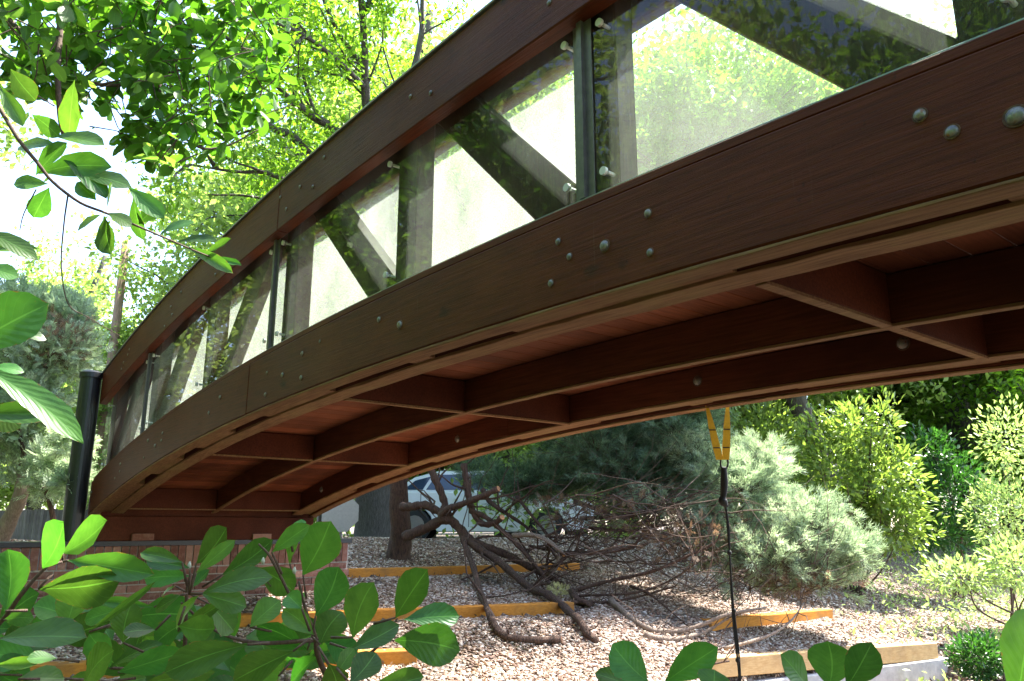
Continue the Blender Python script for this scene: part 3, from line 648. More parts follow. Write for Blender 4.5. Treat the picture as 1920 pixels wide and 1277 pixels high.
# --- juniper with sprawling limbs
def frond():
    V = []; Fs = []
    def blade(a, b, w_):
        a = np.array(a); b = np.array(b); d = unit(b-a); s_ = np.array([d[1], -d[0], 0])*w_; n = len(V)
        V.extend([a-s_*.5, (a+b)/2+s_, b, (a+b)/2-s_]); Fs.extend([(n, n+1, n+2), (n, n+2, n+3)])
    blade((0, 0, 0), (0, 1, .12), .045)
    for i, t_ in enumerate((.22, .38, .54, .70)):
        for s_ in (-1, 1): l = .42*(1-t_*.55); blade((0, t_, t_*.1), (s_*l*.75, t_+l*.75, t_*.1+.06*s_), .05)
    return np.array(V), Fs
FR = frond()
def jfan():
    V = []; Fs = []
    for an_ in (-.5, -.15, .2, .55):
        for j in range(3):
            c0 = np.array([math.sin(an_)*.3*j, math.cos(an_)*.3*j, .05*j*(1 if an_ > 0 else -1)]); a2 = an_+(.35 if j % 2 else -.35); e_ = c0+np.array([math.sin(a2)*.42, math.cos(a2)*.42, .08]); s_ = np.array([math.cos(a2), -math.sin(a2), .6])*.028; n = len(V)
            V.extend([c0-s_, c0+s_, e_]); Fs.append((n, n+1, n+2))
    return np.array(V), Fs
JF = jfan()
def blob(c, rad, n, size, mats, parent, up=.4, shell=.35, names='foliage', outw=1.):
    D = rng.normal(0, 1, (n, 3)); D /= np.linalg.norm(D, axis=1)[:, None]; r_ = rng.random(n)**shell
    # lumpy surface
    ph = rng.uniform(0, 6, 6); lump = 1+.16*np.sin(D[:, 0]*5+ph[0])+.14*np.sin(D[:, 1]*6+ph[1])*np.sin(D[:, 2]*5+ph[2])+.10*np.sin(D[:, 0]*11+ph[3]+D[:, 2]*9)
    pos = np.asarray(c)+D*r_[:, None]*lump[:, None]*np.asarray(rad)
    return pos, D
def sprayblobs(blobs, size, mat, parent, tpl=FR, jit=.8, upb=.35, name='foliage'):
    Vs = []; Fs = []; c = 0
    for ce, rad, n in blobs:
        pos, D = blob(ce, rad, n, size, None, parent); dd = D*.8+rng.normal(0, .45, (n, 3)); dd[:, 2] += upb
        X, Y, Z_ = frames(dd, (0, 0, 1), jit); v, f = batch(*tpl, pos, X, Y, Z_, size*rng.uniform(.6, 1.35, n)); Vs.append(v); Fs.append(f+c); c += len(v)
    return mesh(name, np.concatenate(Vs), np.concatenate(Fs), M[mat], parent, kind='stuff')
def shoots(blobs, size, mat, parent, seed_up=.25, per=16):
    """juniper foliage as shoots: fronds set along bent twigs that run out from the inside of each mass"""
    Vs = []; Fs = []; c = 0; tws_ = []
    for ce, rad, n in blobs:
        rad = np.asarray(rad)
        for _ in range(max(2, n//per)):
            D = unit(rng.normal(0, 1, 3)*[1, 1, .8]+[0, 0, .15]); st = ce+D*rad*rng.uniform(.05, .45)-[0, 0, rad[2]*.15]; en = ce+D*rad*rng.uniform(.7, 1.2)
            L = np.linalg.norm(en-st)+.12; q = bend(st, (en-st)+np.array([0, 0, seed_up*L])*.5, L, 6, -.02, .16); tws_.append((q, .004+.003*L, .001))
            t_ = rng.random(per)**.6*5.4+.5; i = np.clip(t_.astype(int), 0, 5); f_ = (t_-i)[:, None]; pos = q[i]*(1-f_)+q[i+1]*f_; ax_ = q[i+1]-q[i]; ax_ = ax_/np.linalg.norm(ax_, axis=1)[:, None]
            dd = ax_+rng.normal(0, .42, (per, 3)); X, Y, Z_ = frames(dd, (0, 0, 1), .8)
            v, f = batch(*JF, pos, X, Y, Z_, size*rng.uniform(.6, 1.4, per)*(1.15-.08*i)); Vs.append(v); Fs.append(f+c); c += len(v)
    woodmesh('twigs', tws_, M['twig'], parent, kind='stuff')
    return mesh('foliage', np.concatenate(Vs), np.concatenate(Fs), M[mat], parent, kind='stuff')
def pxr(rx, ry, d, deep=None): a = rx/F*d; return (a*.9, (deep or a*.8), ry/F*d)
jb, jd = Pg(747, 1046)
jun = thing('juniper_tree', jb, 'old juniper with reddish leaning trunk, bare twisted limbs and blue-green foliage', 'tree')
sx = lambda x, y, d: (x/2.99+550, y/2.99+850, d)
kx = lambda x, y, d: (x/2.207+1050, y/2.207+700, d)
mesh('trunk', *tube(smooth_path([jb-(0, 0, .15), jb+(0, 0, .05), P(752, 1000, jd), P(748, 940, jd), P(750, 880, jd), P(765, 780, jd+.1), P(800, 700, jd+.2)], 4), np.interp(np.linspace(0, 1, 25), [0, .2, .4, 1], [.21, .165, .145, .08]), 14, wob=.08), M['jbark'], jun, smooth=True)
JL = [([(620,470,10.6),(740,420,10.5),(860,370,10.3),(930,420,10.2),(1000,490,10.1),(1100,530,10),(1200,570,9.9),(1330,640,9.7),(1450,700,9.6),(1520,760,9.5)], .085, .04),
 ([(930,420,10.2),(990,500,10.05),(1130,590,9.7),(1250,690,9.3),(1380,800,8.9),(1520,910,8.5),(1620,1000,8.2),(1695,1065,8.0)], .06, .045),
 ([(940,440,10.2),(960,510,10),(1010,640,9.6),(1050,800,9),(1120,960,8.3),(1180,1040,7.95),(1300,1062,7.85),(1500,1063,7.8)], .045, .045),
 ([(610,300,10.7),(660,300,10.6),(740,290,10.5),(820,330,10.4),(880,350,10.3)], .075, .06),
 ([(760,40,10.6),(780,110,10.5),(820,200,10.45),(850,290,10.4),(830,350,10.3),(880,380,10.25)], .06, .06),
 ([(830,350,10.3),(870,310,10.2),(930,290,10.1),(1060,240,9.9),(1150,198,9.8)], .055, .045),
 ([(955,60,10.4),(970,150,10.3),(980,230,10.2),(1010,330,10.1),(1060,395,10),(1130,390,9.9),(1170,358,9.8)], .055, .045),
 ([(990,320,10.1),(1080,360,10),(1200,460,9.8),(1300,560,9.6),(1400,680,9.3),(1450,755,9.1)], .045, .02),
 ([(1230,460,9.8),(1350,460,9.6),(1440,500,9.4),(1518,570,9.2)], .04, .03),
 ([(1250,240,10.2),(1330,340,10),(1420,450,9.9),(1500,560,9.8)], .03, .015),
 ([(1060,200,10.4),(1110,280,10.3),(1260,380,10.2),(1330,430,10.1)], .04, .02),
 ([(1320,520,9.8),(1500,550,9.6),(1800,550,9.2),(2000,500,9)], .025, .01),
 ([(1400,680,9.6),(1470,640,9.5),(1490,560,9.5)], .03, .02),
 ([(1320,640,9.6),(1400,640,9.4),(1600,600,9.2)], .03, .015)]
JK = [([(0,745,9.2),(180,745,9),(300,710,8.9),(400,650,8.8)], .02, .008), ([(60,900,8.9),(200,860,8.8),(380,820,8.6),(520,760,8.5),(640,700,8.4),(665,650,8.4)], .028, .01),
 ([(60,930,8.9),(100,920,8.8),(300,910,8.6),(450,860,8.5),(600,760,8.4)], .022, .008), ([(50,960,8.9),(110,960,8.8),(300,930,8.6),(480,880,8.5)], .026, .01),
 ([(210,940,8.6),(320,1040,8.2),(430,1075,8),(560,1050,7.9),(690,1000,7.9),(850,970,7.9)], .04, .015), ([(350,1095,8),(420,1105,7.9),(480,1108,7.9),(600,1070,7.9),(700,1010,7.9)], .045, .012),
 ([(680,1140,7.4),(850,1090,7.6),(950,1030,7.8),(1010,950,8)], .022, .008), ([(50,900,8.9),(70,950,8.8),(130,970,8.7)], .05, .04), ([(290,880,8.8),(380,920,8.5),(520,1040,8.1)], .02, .008),
 ([(100,600,10),(250,590,9.6),(420,560,9.3),(600,480,9)], .03, .01), ([(120,640,9.8),(300,650,9.4),(500,620,9),(700,640,8.7)], .025, .008), ([(60,530,10),(150,560,9.8),(260,600,9.4),(360,570,9.2)], .04, .012),
 ([(440,1210,7.2),(560,1215,7.1),(700,1190,7.1)], .016, .01)]
def onground(px, py, d, lift):
    return P(px, py, min(d, np.dot(Pg(px, py)[0]-EYE, _fw)-lift) if py > 995 else d)
def conv(L, g):
    q = smooth_path([onground(*g(*p), .02) for p in L[0]], 6); rr = np.linspace(L[1], L[2], len(q))*.82
    lift = np.maximum(0, G(q[:, 0], q[:, 1])+rr*.7-q[:, 2])
    lift = np.array([lift[max(0, i-2):i+3].max() for i in range(len(q))]); q[:, 2] += lift; return q, L[1]*.82, L[2]*.82
allL = [conv(L, sx) for L in JL]+[conv(L, kx) for L in JK]
for i, L in enumerate(allL):
    mt = 'lbark' if i in (8, 12, 18, 19, 20) else 'jbark'
    mesh('limb', *tube(L[0], np.linspace(L[1], L[2], len(L[0]))*(1+.12*np.sin(np.arange(len(L[0]))*1.7)), 10, wob=.10), M[mt], jun, smooth=True)
for i in (5, 6, 8, 2):                      # pale sawn ends
    p, r0, r1 = allL[i]; d = unit(p[-1]-p[-2]); mesh('sawn_end', *tube([p[-1]+d*.001, p[-1]+d*.006], [r1*1.02, r1*.9], 10), M['cutend'], jun)
tw = []
for _ in range(230):                       # thin reddish dead twigs under the foliage
    a = P(rng.uniform(1010, 1420), rng.uniform(925, 1075), rng.uniform(8.6, 10.2)); d = unit(_rt*rng.uniform(.2, 1)*rng.choice([1, 1, -1])+_up*rng.uniform(-.25, .5)-_fw*rng.uniform(-.5, .8))
    tw.append((bend(a, d, rng.uniform(.4, 1.3), 6, -.04, .16), rng.uniform(.004, .012), .002))
for L in allL[14:]:
    for _ in range(9):
        k = rng.integers(2, len(L[0])); d = unit(rng.normal(0, 1, 3)*.6+(0, 0, .35)+_rt*.5); tw.append((bend(L[0][k], d, rng.uniform(.2, .7), 5, -.02, .18), .006, .0015))
for _ in range(150):
    a = P(rng.uniform(1280, 1560), rng.uniform(1020, 1130), rng.uniform(8.0, 8.9)); d = unit(_rt*rng.uniform(-.3, 1)+_up*rng.uniform(.1, .9)); tw.append((bend(a, d, rng.uniform(.3, .8), 5, 0, .16), .006, .0015))
woodmesh('dead_twigs', tw, M['twig'], jun, kind='stuff')
def B(px, py, d, rx, ry, n, deep=None): return (P(px, py, d), pxr(rx, ry, d, deep), n)
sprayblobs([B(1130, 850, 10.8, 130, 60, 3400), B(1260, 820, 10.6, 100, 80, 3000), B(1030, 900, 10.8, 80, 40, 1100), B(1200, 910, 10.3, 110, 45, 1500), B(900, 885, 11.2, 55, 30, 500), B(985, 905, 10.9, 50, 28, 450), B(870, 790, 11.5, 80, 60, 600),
    B(1100, 700, 10.6, 190, 80, 4500), B(1300, 700, 10.2, 130, 80, 3000), B(980, 620, 10.4, 160, 60, 2500), B(1200, 590, 10, 200, 70, 3500), B(1330, 880, 10.2, 60, 60, 900), B(1290, 760, 10, 60, 40, 700)], .13, 'jun', jun, JF)
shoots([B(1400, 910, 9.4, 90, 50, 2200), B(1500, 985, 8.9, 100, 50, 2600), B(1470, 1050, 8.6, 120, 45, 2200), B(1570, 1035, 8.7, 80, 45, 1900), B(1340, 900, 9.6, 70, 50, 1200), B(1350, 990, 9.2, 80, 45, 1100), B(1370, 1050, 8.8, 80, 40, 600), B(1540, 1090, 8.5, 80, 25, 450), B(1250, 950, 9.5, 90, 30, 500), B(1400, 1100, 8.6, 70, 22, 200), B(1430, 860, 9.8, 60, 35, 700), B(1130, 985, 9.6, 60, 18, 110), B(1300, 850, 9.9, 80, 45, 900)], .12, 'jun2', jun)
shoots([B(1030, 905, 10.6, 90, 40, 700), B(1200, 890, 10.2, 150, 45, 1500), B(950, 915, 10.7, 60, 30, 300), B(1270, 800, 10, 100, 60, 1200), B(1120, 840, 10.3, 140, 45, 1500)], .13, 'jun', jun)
btw = []
for L in allL[:14]:                        # bare side branches and snapped stubs on the heavy limbs
    for _ in range(7):
        k = rng.integers(1, len(L[0])-1); d = unit(rng.normal(0, 1, 3)+_rt*.6+(0, 0, .35)); btw.append((bend(L[0][k], d, rng.choice([.08, .15, .5, .9, 1.2])*rng.uniform(.6, 1.1), 5, -.01, .22), rng.uniform(.008, .02), .004))
woodmesh('side_branches', btw, M['jbark'], jun, kind='stuff')
sprayblobs([B(1180, 970, 9.6, 130, 30, 260), B(1300, 1010, 9, 110, 40, 330), B(1060, 960, 10, 60, 30, 80), B(1500, 1090, 8.5, 100, 25, 200)], .13, 'dead', jun, name='dead_sprays')
sprayblobs([B(1048, 1115, 9.0, 22, 16, 220)], .06, 'tuft', jun, name='dry_tuft')

# --- left juniper and pale trunk
lj = thing('juniper_tree', gp(60, 8.5), 'pale feathery juniper with crooked pale trunk at the left edge beside the black post', 'tree')
lw = [(smooth_path([P(-10, 1040, 8.5), P(10, 990, 8.5), P(38, 930, 8.5), P(45, 880, 8.6), P(60, 800, 8.8)], 5), .10, .05), (smooth_path([P(105, 1000, 8.2), P(90, 930, 8.2), P(60, 880, 8.4), P(40, 830, 8.5), P(20, 700, 8.8)], 5), .03, .02),
      (smooth_path([P(60, 800, 8.8), P(80, 700, 8.8), P(120, 620, 8.8)], 5), .05, .02)]
woodmesh('trunk', lw[:1], M['lbark'], lj, 10); woodmesh('limbs', lw[1:], M['jbark'], lj)
sprayblobs([B(70, 660, 8.8, 110, 55, 1500), B(50, 580, 9.2, 90, 45, 900), B(120, 600, 9.2, 60, 40, 600), B(30, 760, 8.6, 90, 70, 1300), B(100, 880, 8.3, 50, 50, 600), B(20, 860, 8.6, 40, 40, 400), B(135, 905, 7.6, 35, 22, 300), B(140, 830, 8.0, 25, 30, 250)], .15, 'jun2', lj)
sprayblobs([B(110, 640, 8.8, 60, 45, 350), B(20, 680, 8.8, 60, 40, 250)], .12, 'dead', lj, name='dead_sprays')

# --- shrubs at the right
LB = ([(0, 0, 0), (.17, .3, .05), (.2, .6, .04), (0, 1, -.06), (-.2, .6, .04), (-.17, .3, .05)], [(0, 1, 2, 3), (0, 3, 4, 5)])
def shrub(name, base_, label, blobs, size, mat, stems=8, cat='shrub', tpl=LB):
    b0 = np.array(gp(*base_)) if len(base_) == 2 else np.array(base_); o = thing(name, b0, label, cat)
    ws = []
    for ce, rad, n in blobs:
        for _ in range(max(2, stems//len(blobs))):
            e_ = ce+rng.normal(0, .45, 3)*rad; ws.append((smooth_path([b0+rng.normal(0, .08, 3), (b0+e_)/2+rng.normal(0, .1, 3), e_], 5), .018, .006))
    woodmesh('stems', ws, M['twig'], o); sprayblobs(blobs, size, mat, o, tpl, .6, .25); return o
shrub('laurel_shrub', (1590, 12.2), 'large bright sunlit laurel shrub with upright shoots, left of the darker bush', [B(1560, 880, 12, 90, 90, 1500), B(1660, 900, 12, 90, 80, 1500), B(1600, 800, 12, 60, 50, 500), B(1660, 790, 12, 40, 50, 200), B(1580, 970, 12.2, 110, 60, 1100), B(1680, 980, 11.8, 80, 60, 900), B(1530, 800, 12.2, 30, 45, 150)], .115, 'laurel', 12)
shrub('dark_laurel_shrub', (1780, 13.4), 'dark glossy bush between the bright laurel and the right edge', [B(1790, 930, 13.2, 90, 75, 1700), B(1740, 850, 13.5, 60, 50, 700), B(1760, 1000, 13, 90, 35, 700)], .11, 'darkleaf')
shrub('pale_bush', (1890, 10.5), 'pale sunlit bush of small leaves at the right edge', [B(1890, 960, 10.5, 90, 80, 1500), B(1880, 820, 11, 60, 70, 700), B(1800, 1080, 9.6, 90, 30, 700), B(1900, 1060, 9.5, 80, 50, 900)], .075, 'cover')
shrub('boxwood_shrub', (1840, 7.6), 'low dark small leaved shrub at the end of the concrete wall', [B(1835, 1232, 7.5, 62, 40, 2200)], .05, 'darkleaf', 4)
shrub('low_bush', (1440, 15), 'yellow-green bush behind the strap between juniper and laurel', [B(1430, 830, 15, 100, 80, 1700), B(1480, 900, 14.5, 70, 60, 900)], .12, 'laurel')
# creepers on the right bank, glaring sun put into their pale leaf colour
n = 34000; q = np.column_stack([rng.uniform(8, 26, n), rng.uniform(1, 16, n)]); a_ = np.degrees(np.arctan2(q[:, 0], q[:, 1]))-math.degrees(YAW); d_ = np.hypot(q[:, 0], q[:, 1])
k = (a_ > 21) & (d_ > 9.5) & (rng.random(n) < np.clip((a_-20)/9, .05, 1)); q = q[k]; z_ = G(q[:, 0], q[:, 1])
v, f = leaves(np.column_stack([q, z_+rng.random(len(q))**2*.18]), .075, LB, -.3); tag(mesh('ground_cover', v, f, M['cover']), 'low pale leafy ground cover on the sunlit right bank', 'plants', kind='stuff')
n = 6000; q = np.column_stack([rng.uniform(3, 12, n), rng.uniform(3.5, 11, n)]); k = rng.random(n) < .8
v, f = leaves(np.column_stack([q, G(q[:, 0], q[:, 1])+.025]), .04, LT, 0, jit=1.6); tag(mesh('leaf_litter', v, f, M['dead']), 'small dry brown leaves scattered over the gravel', 'litter', kind='stuff')

# ------------------------------------------------------------------ sign, car, fence, pole
sgp = P(637, 1018, 12.2); gz_ = float(G(sgp[0], sgp[1])); sgn = thing('traffic_sign', (sgp[0], sgp[1], gz_), 'blank grey back of an octagonal road sign on a thin pole beside the oak trunk', 'sign')
M['signback'] = plain('sign_back', (.42, .40, .38), .45, .3, .08)
q0, q1 = P(636, 1025, 12.2), P(644, 925, 12.2); u_ = _rt
mesh('pole', *tube([(sgp[0], sgp[1], gz_-.1), (sgp[0]+.03, sgp[1], q1[2]+.15)], .022, 8), M['signback'], sgn, smooth=True)
ctr = P(638, 962, 12.25); V = []
for dd in (-.003, .003):
    for k in range(8): a_ = R(22.5+45*k); V.append(ctr+_rt*.31*math.cos(a_)+np.array([0, 0, 1])*.31*math.sin(a_)+_fw*dd)
mesh('plate', V, [tuple(range(8)), tuple(range(15, 7, -1))]+[(k, k+8, (k+1) % 8+8, (k+1) % 8) for k in range(8)], M['signback'], sgn)
# car
cpos = P(905, 987, 16.8); cpos[2] = H-.31
car = thing('parked_car', cpos, 'white car parked on the road behind the juniper limbs', 'car')
M['carpaint'] = plain('white_car_paint', (.72, .74, .76), .22, 0, .02); M['carglass'] = plain('car_glass', (.03, .05, .09), .05, 0, .1); M['rubber'] = plain('rubber', (.02, .02, .02), .85); M['rim'] = plain('alloy_rim', (.35, .35, .36), .3, .8, .1)
cu = unit(np.array([_rt[0], _rt[1], 0])); cv = np.array([-cu[1], cu[0], 0]); cw = np.array([0, 0, 1.])
C = lambda x, y, z: cpos+cu*x+cv*y+cw*z
def loft(prof, halfw, name, mat, parent, tuck=None):
    V = []; n = len(prof)
    rows = [(-1, 1.0), (-.86, 1.02), (0, 1.03), (.86, 1.02), (1, 1.0)]
    for s_, k in rows:
        for (x, z) in prof:
            tk = tuck(z) if tuck else 1; V.append(C(x, s_*halfw*tk, .45+(z-.45)*(k if abs(s_) < .9 else k)))
    Fs = [(r_*n+i, r_*n+(i+1) % n, (r_+1)*n+(i+1) % n, (r_+1)*n+i) for r_ in range(len(rows)-1) for i in range(n)]+[tuple(range(n))[::-1], tuple(4*n+i for i in range(n))]
    return mesh(name, V, Fs, mat, parent, smooth=False)
def arc(cx, r_, n=8): return [(cx+r_*math.cos(a_), .33+r_*math.sin(a_)) for a_ in np.linspace(math.pi*.97, .03*math.pi, n)]
low = [(-2.25, .30), ]+[(-1.75, .22)]+arc(-1.36, .37)+[(-.9, .20), (.9, .20)]+arc(1.33, .37)+[(1.8, .22), (2.28, .3)]
prof = low+[(2.34, .55), (2.25, .80), (1.9, .90), (1.0, 1.0), (-1.5, 1.02), (-2.1, .98), (-2.32, .85), (-2.33, .5)]
bev(loft(prof, .88, 'body', M['carpaint'], car), .03, 2)
bev(loft([(1.05, .99), (.45, 1.36), (.1, 1.44), (-.9, 1.43), (-1.4, 1.30), (-1.85, 1.01)], .80, 'cabin', M['carpaint'], car, lambda z: 1-.28*max(0, z-.98)), .02, 2)
for sgn_ in (-1, 1):
    for pr in ([(.85, 1.05), (.42, 1.33), (-.22, 1.37), (-.22, 1.05)], [(-.30, 1.05), (-.30, 1.37), (-.95, 1.36), (-1.15, 1.05)], [(-1.22, 1.05), (-1.05, 1.33), (-1.38, 1.24), (-1.62, 1.05)]):
        V = [C(x, sgn_*(.80*(1-.28*max(0, z-.98))+dd), z) for dd in (.004, .016) for x, z in pr]; mesh('window', V, [(0, 1, 2, 3), (7, 6, 5, 4), (0, 4, 5, 1), (1, 5, 6, 2), (2, 6, 7, 3), (3, 7, 4, 0)], M['carglass'], car)
    for xw in (-1.36, 1.33):
        w_ = mesh('wheel', *tube([C(xw, sgn_*.66, .33), C(xw, sgn_*.68, .33), C(xw, sgn_*.86, .33), C(xw, sgn_*.88, .33)], [.29, .33, .33, .29], 24), M['rubber'], car); mesh('rim', *tube([C(xw, sgn_*.85, .33), C(xw, sgn_*.888, .33)], [.21, .2], 16), M['rim'], w_)
    for x in (.25, -.75): mesh('door_handle', *join([tube([C(x-.08, sgn_*.90, .88), C(x+.08, sgn_*.90, .88)], .014, 6)]), M['carpaint'], car)
    for x in (.95, -.26, -1.25): v = [C(x+a_, sgn_*.8815+b_, z) for z in (.3, .97) for a_, b_ in ((0, 0), (.012, 0), (.012, sgn_*.006), (0, sgn_*.006))]; mesh('door_seam', v, BF, M['rubber'], car)
    mesh('headlight', *tube([C(2.16, sgn_*.66, .68), C(2.33, sgn_*.62, .66)], [.12, .09], 10), M['white'], car)
    mesh('side_mirror', *tube([C(.78, sgn_*.86, 1.04), C(.78, sgn_*1.02, 1.06)], [.06, .085], 8), M['carpaint'], car)
# road pole and dark fence at the left
pp_ = gp(172, 24); pole = tag(mesh('utility_pole', *tube([pp_, (pp_[0], pp_[1], pp_[2]+9.6)], [.17, .13], 12), bark('pole_wood', (.22, .13, .09), (.36, .24, .18)), None, smooth=True, loc=np.array(pp_)), 'reddish brown wooden utility pole beyond the pale juniper', 'pole')
fn = thing('board_fence', gp(90, 13.5), 'weathered grey board fence behind the juniper trunk at the left', 'fence')
fm = wood('grey_board', (.10, .09, .08), (.22, .20, .18), stretch=(14, 14, 1), rough=.85, var=.3)
for i in range(44):
    p = P(-90+i*6.2, 987, 13.5); a_ = p-cu*.045; v, f = [], BF; zg = float(G(p[0], p[1]))
    for z_ in (zg-.1, zg+.62+.02*rng.random()):
        v += [a_*[1, 1, 0]+(0, 0, z_), (a_+cu*.052)*[1, 1, 0]+(0, 0, z_), (a_+cu*.052+cv*.02)*[1, 1, 0]+(0, 0, z_), (a_+cv*.02)*[1, 1, 0]+(0, 0, z_)]
    mesh('board', v, f, fm, fn)
bin_ = P(608, 975, 12.6); zb = float(G(bin_[0], bin_[1])); tag(mesh('bollard', *tube([(bin_[0], bin_[1], zb-.05), (bin_[0], bin_[1], H+.22), (bin_[0], bin_[1], H+.25)], [.12, .12, .07], 14), M['black'], None, loc=np.array([bin_[0], bin_[1], zb])), 'short dark bollard just left of the octagonal sign', 'bollard')

# ------------------------------------------------------------------ foreground magnolia
def leafmesh(v):
    """obovate leaf one unit long, midrib folded, edge waved"""
    ts = [0, .08, .22, .4, .58, .75, .9, 1]; ws = [.012, .05, .15, .25, .315, .30, .19, .0]; us = (-1, -.5, 0, .5, 1); V = []; UV = []
    bow = (.10, -.08, .16, .03)[v]; fold = (.12, .16, .06, .10)[v]; skew = (.0, .05, -.05, .03)[v]
    for i, (t_, w_) in enumerate(zip(ts, ws)):
        for u_ in us:
            x = u_*w_+skew*math.sin(t_*3.1); z = abs(u_)*w_*fold*2*(1 if u_ < 0 else .8)-bow*4*t_*t_*.35+.014*math.sin(t_*19+u_*2+v)*abs(u_)
            V.append((x, t_, z)); UV.append((u_, t_))
    Fs = [(i*5+k, i*5+k+1, (i+1)*5+k+1, (i+1)*5+k) for i in range(len(ts)-1) for k in range(4)]
    me = bpy.data.meshes.new('leaf'); me.from_pydata(V, [], Fs); uvl = me.uv_layers.new(name='UVMap')
    for l in me.loops: uvl.data[l.index].uv = UV[l.vertex_index]
    me.polygons.foreach_set('use_smooth', [True]*len(me.polygons)); me.materials.append(M['magn']); m2 = me.copy(); m2.materials[0] = M['magup']; return me, np.array(V), np.array(Fs), m2
LM = [leafmesh(i) for i in range(4)]
def leaf(parent, a, b, wid, face=None, v=None, up=False):
    """leaf from stalk point a to tip b, wid = full width in metres"""
    a = np.asarray(a); b = np.asarray(b); Y = b-a; L = np.linalg.norm(Y); Y = Y/L
    n_ = face if face is not None else unit(-_fw*.75+np.array([0, 0, .55])+rng.normal(0, .22, 3)); X = unit(np.cross(Y, n_)); Zv = np.cross(X, Y)
    s = wid/.63; m_ = Matrix(((X[0]*s, Y[0]*L, Zv[0]*L, a[0]), (X[1]*s, Y[1]*L, Zv[1]*L, a[1]), (X[2]*s, Y[2]*L, Zv[2]*L, a[2]), (0, 0, 0, 1)))
    k = rng.integers(0, 4) if v is None else v
    o = bpy.data.objects.new('leaf', LM[k][3 if up else 0]); col.objects.link(o); o.parent = parent
    o.location = Vector(a)-Vector(origin(parent)); rot = Matrix(((X[0], Y[0], Zv[0]), (X[1], Y[1], Zv[1]), (X[2], Y[2], Zv[2]))); o.rotation_euler = rot.to_euler(); o.scale = (s, L, L)
    return o
c5 = lambda x, y: (x/2.99, y/2.99+850)
c6 = lambda x, y: (x/2.99+550, y/2.99+850)
c7 = lambda x, y: (x/2.207+1050, y/2.207+700)
LV5 = [(235,645,395,380,190),(350,560,635,388,160),(380,600,832,660,130),(215,760,692,690,205),(30,885,60,545,185),(-10,1040,468,985,190),(20,935,172,925,85),(1022,612,782,552,80),(1065,645,815,600,85),(1062,690,803,700,108),
 (1100,618,1290,420,140),(1098,672,1312,488,70),(1045,765,1182,662,70),(985,745,885,778,35),(1138,785,1492,655,135),(1130,788,1386,855,112),(1122,790,920,965,95),(1012,795,848,865,72),(1245,682,1540,495,115),(1440,640,1648,790,140),
 (1525,555,1718,398,95),(690,1062,735,850,135),(662,880,460,930,92),(862,862,605,832,52),(872,990,690,1002,78),(1032,955,885,1065,125),(1000,965,1220,985,130),(1215,985,1050,1125,155),(1388,1072,945,1225,155),(660,1228,1018,1120,125),
 (612,1205,862,1038,85),(625,1200,495,1018,145),(470,1310,560,1112,190),(100,1265,372,1245,120),(322,1150,150,1150,82),(-20,1185,205,1172,62),(1175,845,1330,1000,130),(1400,975,1560,812,145),(1722,1105,1452,938,155),(1692,872,1600,780,100),
 (1758,1018,1590,870,105),(1642,1110,1275,1275,155),(1772,1140,1600,1280,140),(640,1275,810,1262,80),(800,1290,1162,1255,90),(-60,640,150,600,120),(-40,720,70,700,60),(0,1240,110,1290,90),(1560,1250,1600,1330,120),(1000,1000,1230,840,60),(500,1000,850,740,40),(600,980,860,960,50),(1880,1250,2000,1100,90)]
LV6 = [(55,682,205,385,195),(125,912,262,642,175),(335,1032,405,755,178),(572,922,722,660,168),(620,932,942,895,128),(568,1048,930,1115,195),(150,1072,265,882,155),(320,1102,592,955,130),(178,1058,345,1150,132),(318,1292,462,1112,165),(200,1180,230,1320,150),(452,1292,735,1265,115),(-20,620,0,400,90),(-30,420,75,395,60),(-10,900,70,780,70)]
LV7 = [(365,1278,235,1122,130),(432,1278,640,1132,110),(300,1300,145,1252,70),(620,1330,640,1225,125),(468,1280,552,1202,50),(1030,1310,935,1158,125),(1112,1300,1108,1108,160),(1185,1300,1300,1128,130)]
mg = thing('magnolia_shrub', (.8, 1.2, H-1.2), 'magnolia shrub with big glossy leaves across the bottom left in front of the abutment', 'shrub')
mg2 = thing('magnolia_shrub', (1.3, .9, H-1.2), 'few round magnolia leaves poking up at the bottom right below the strap', 'shrub')
mg3 = thing('magnolia_shrub', (.1, .95, H-1.2), 'large close magnolia leaves reaching in at the left edge', 'shrub')
def place(L, conv_, scale, parent, d0=1.25, dr=.25):
    stalks = []
    for x0, y0, x1, y1, w_ in L:
        a2 = conv_(x0, y0); b2 = conv_(x1, y1); d = d0+rng.uniform(-dr, dr)*.8; dd = rng.uniform(-.03, .04)
        a = P(*a2, d); b = P(*b2, d+dd); leaf(parent, a, b, w_/scale/F*d*1.2); stalks.append((a2, d, a))
    return stalks
s5 = place(LV5, c5, 2.99, mg); s6 = place(LV6, c6, 2.99, mg, 1.3); s7 = place(LV7, c7, 2.207, mg2, 1.3)
rs = np.random.default_rng(5)
for _ in range(46):                        # lower, deeper layer of the same shrub
    px = rs.uniform(-20, 640); py = rs.uniform(1150, 1300) if px < 420 else rs.uniform(1215, 1310); d = rs.uniform(1.45, 1.75); a_ = rs.uniform(0, 6.28); L = rs.uniform(75, 125)
    leaf(mg, P(px, py, d), P(px+L*math.cos(a_), py-abs(L*math.sin(a_))*.8, d+rs.uniform(-.05, .05)), L*.55/F*d*1.2)
def stem(parent, pts, r0, r1, name='stem'): return mesh(name, *tube(smooth_path([P(*p) for p in pts], 4), np.interp(np.linspace(0, 1, (len(pts)-1)*4+1), [0, 1], [r0, r1]), 7), M['twig'], parent, smooth=True)
stem(mg, [(-60, 1220, 1.3), (0, 1168, 1.28), (40, 1115, 1.25), (80, 1070, 1.25), (118, 1038, 1.25)], .0045, .002)
stem(mg, [(330, 1400, 1.4), (345, 1250, 1.35), (350, 1120, 1.3), (358, 1075, 1.3)], .005, .002)
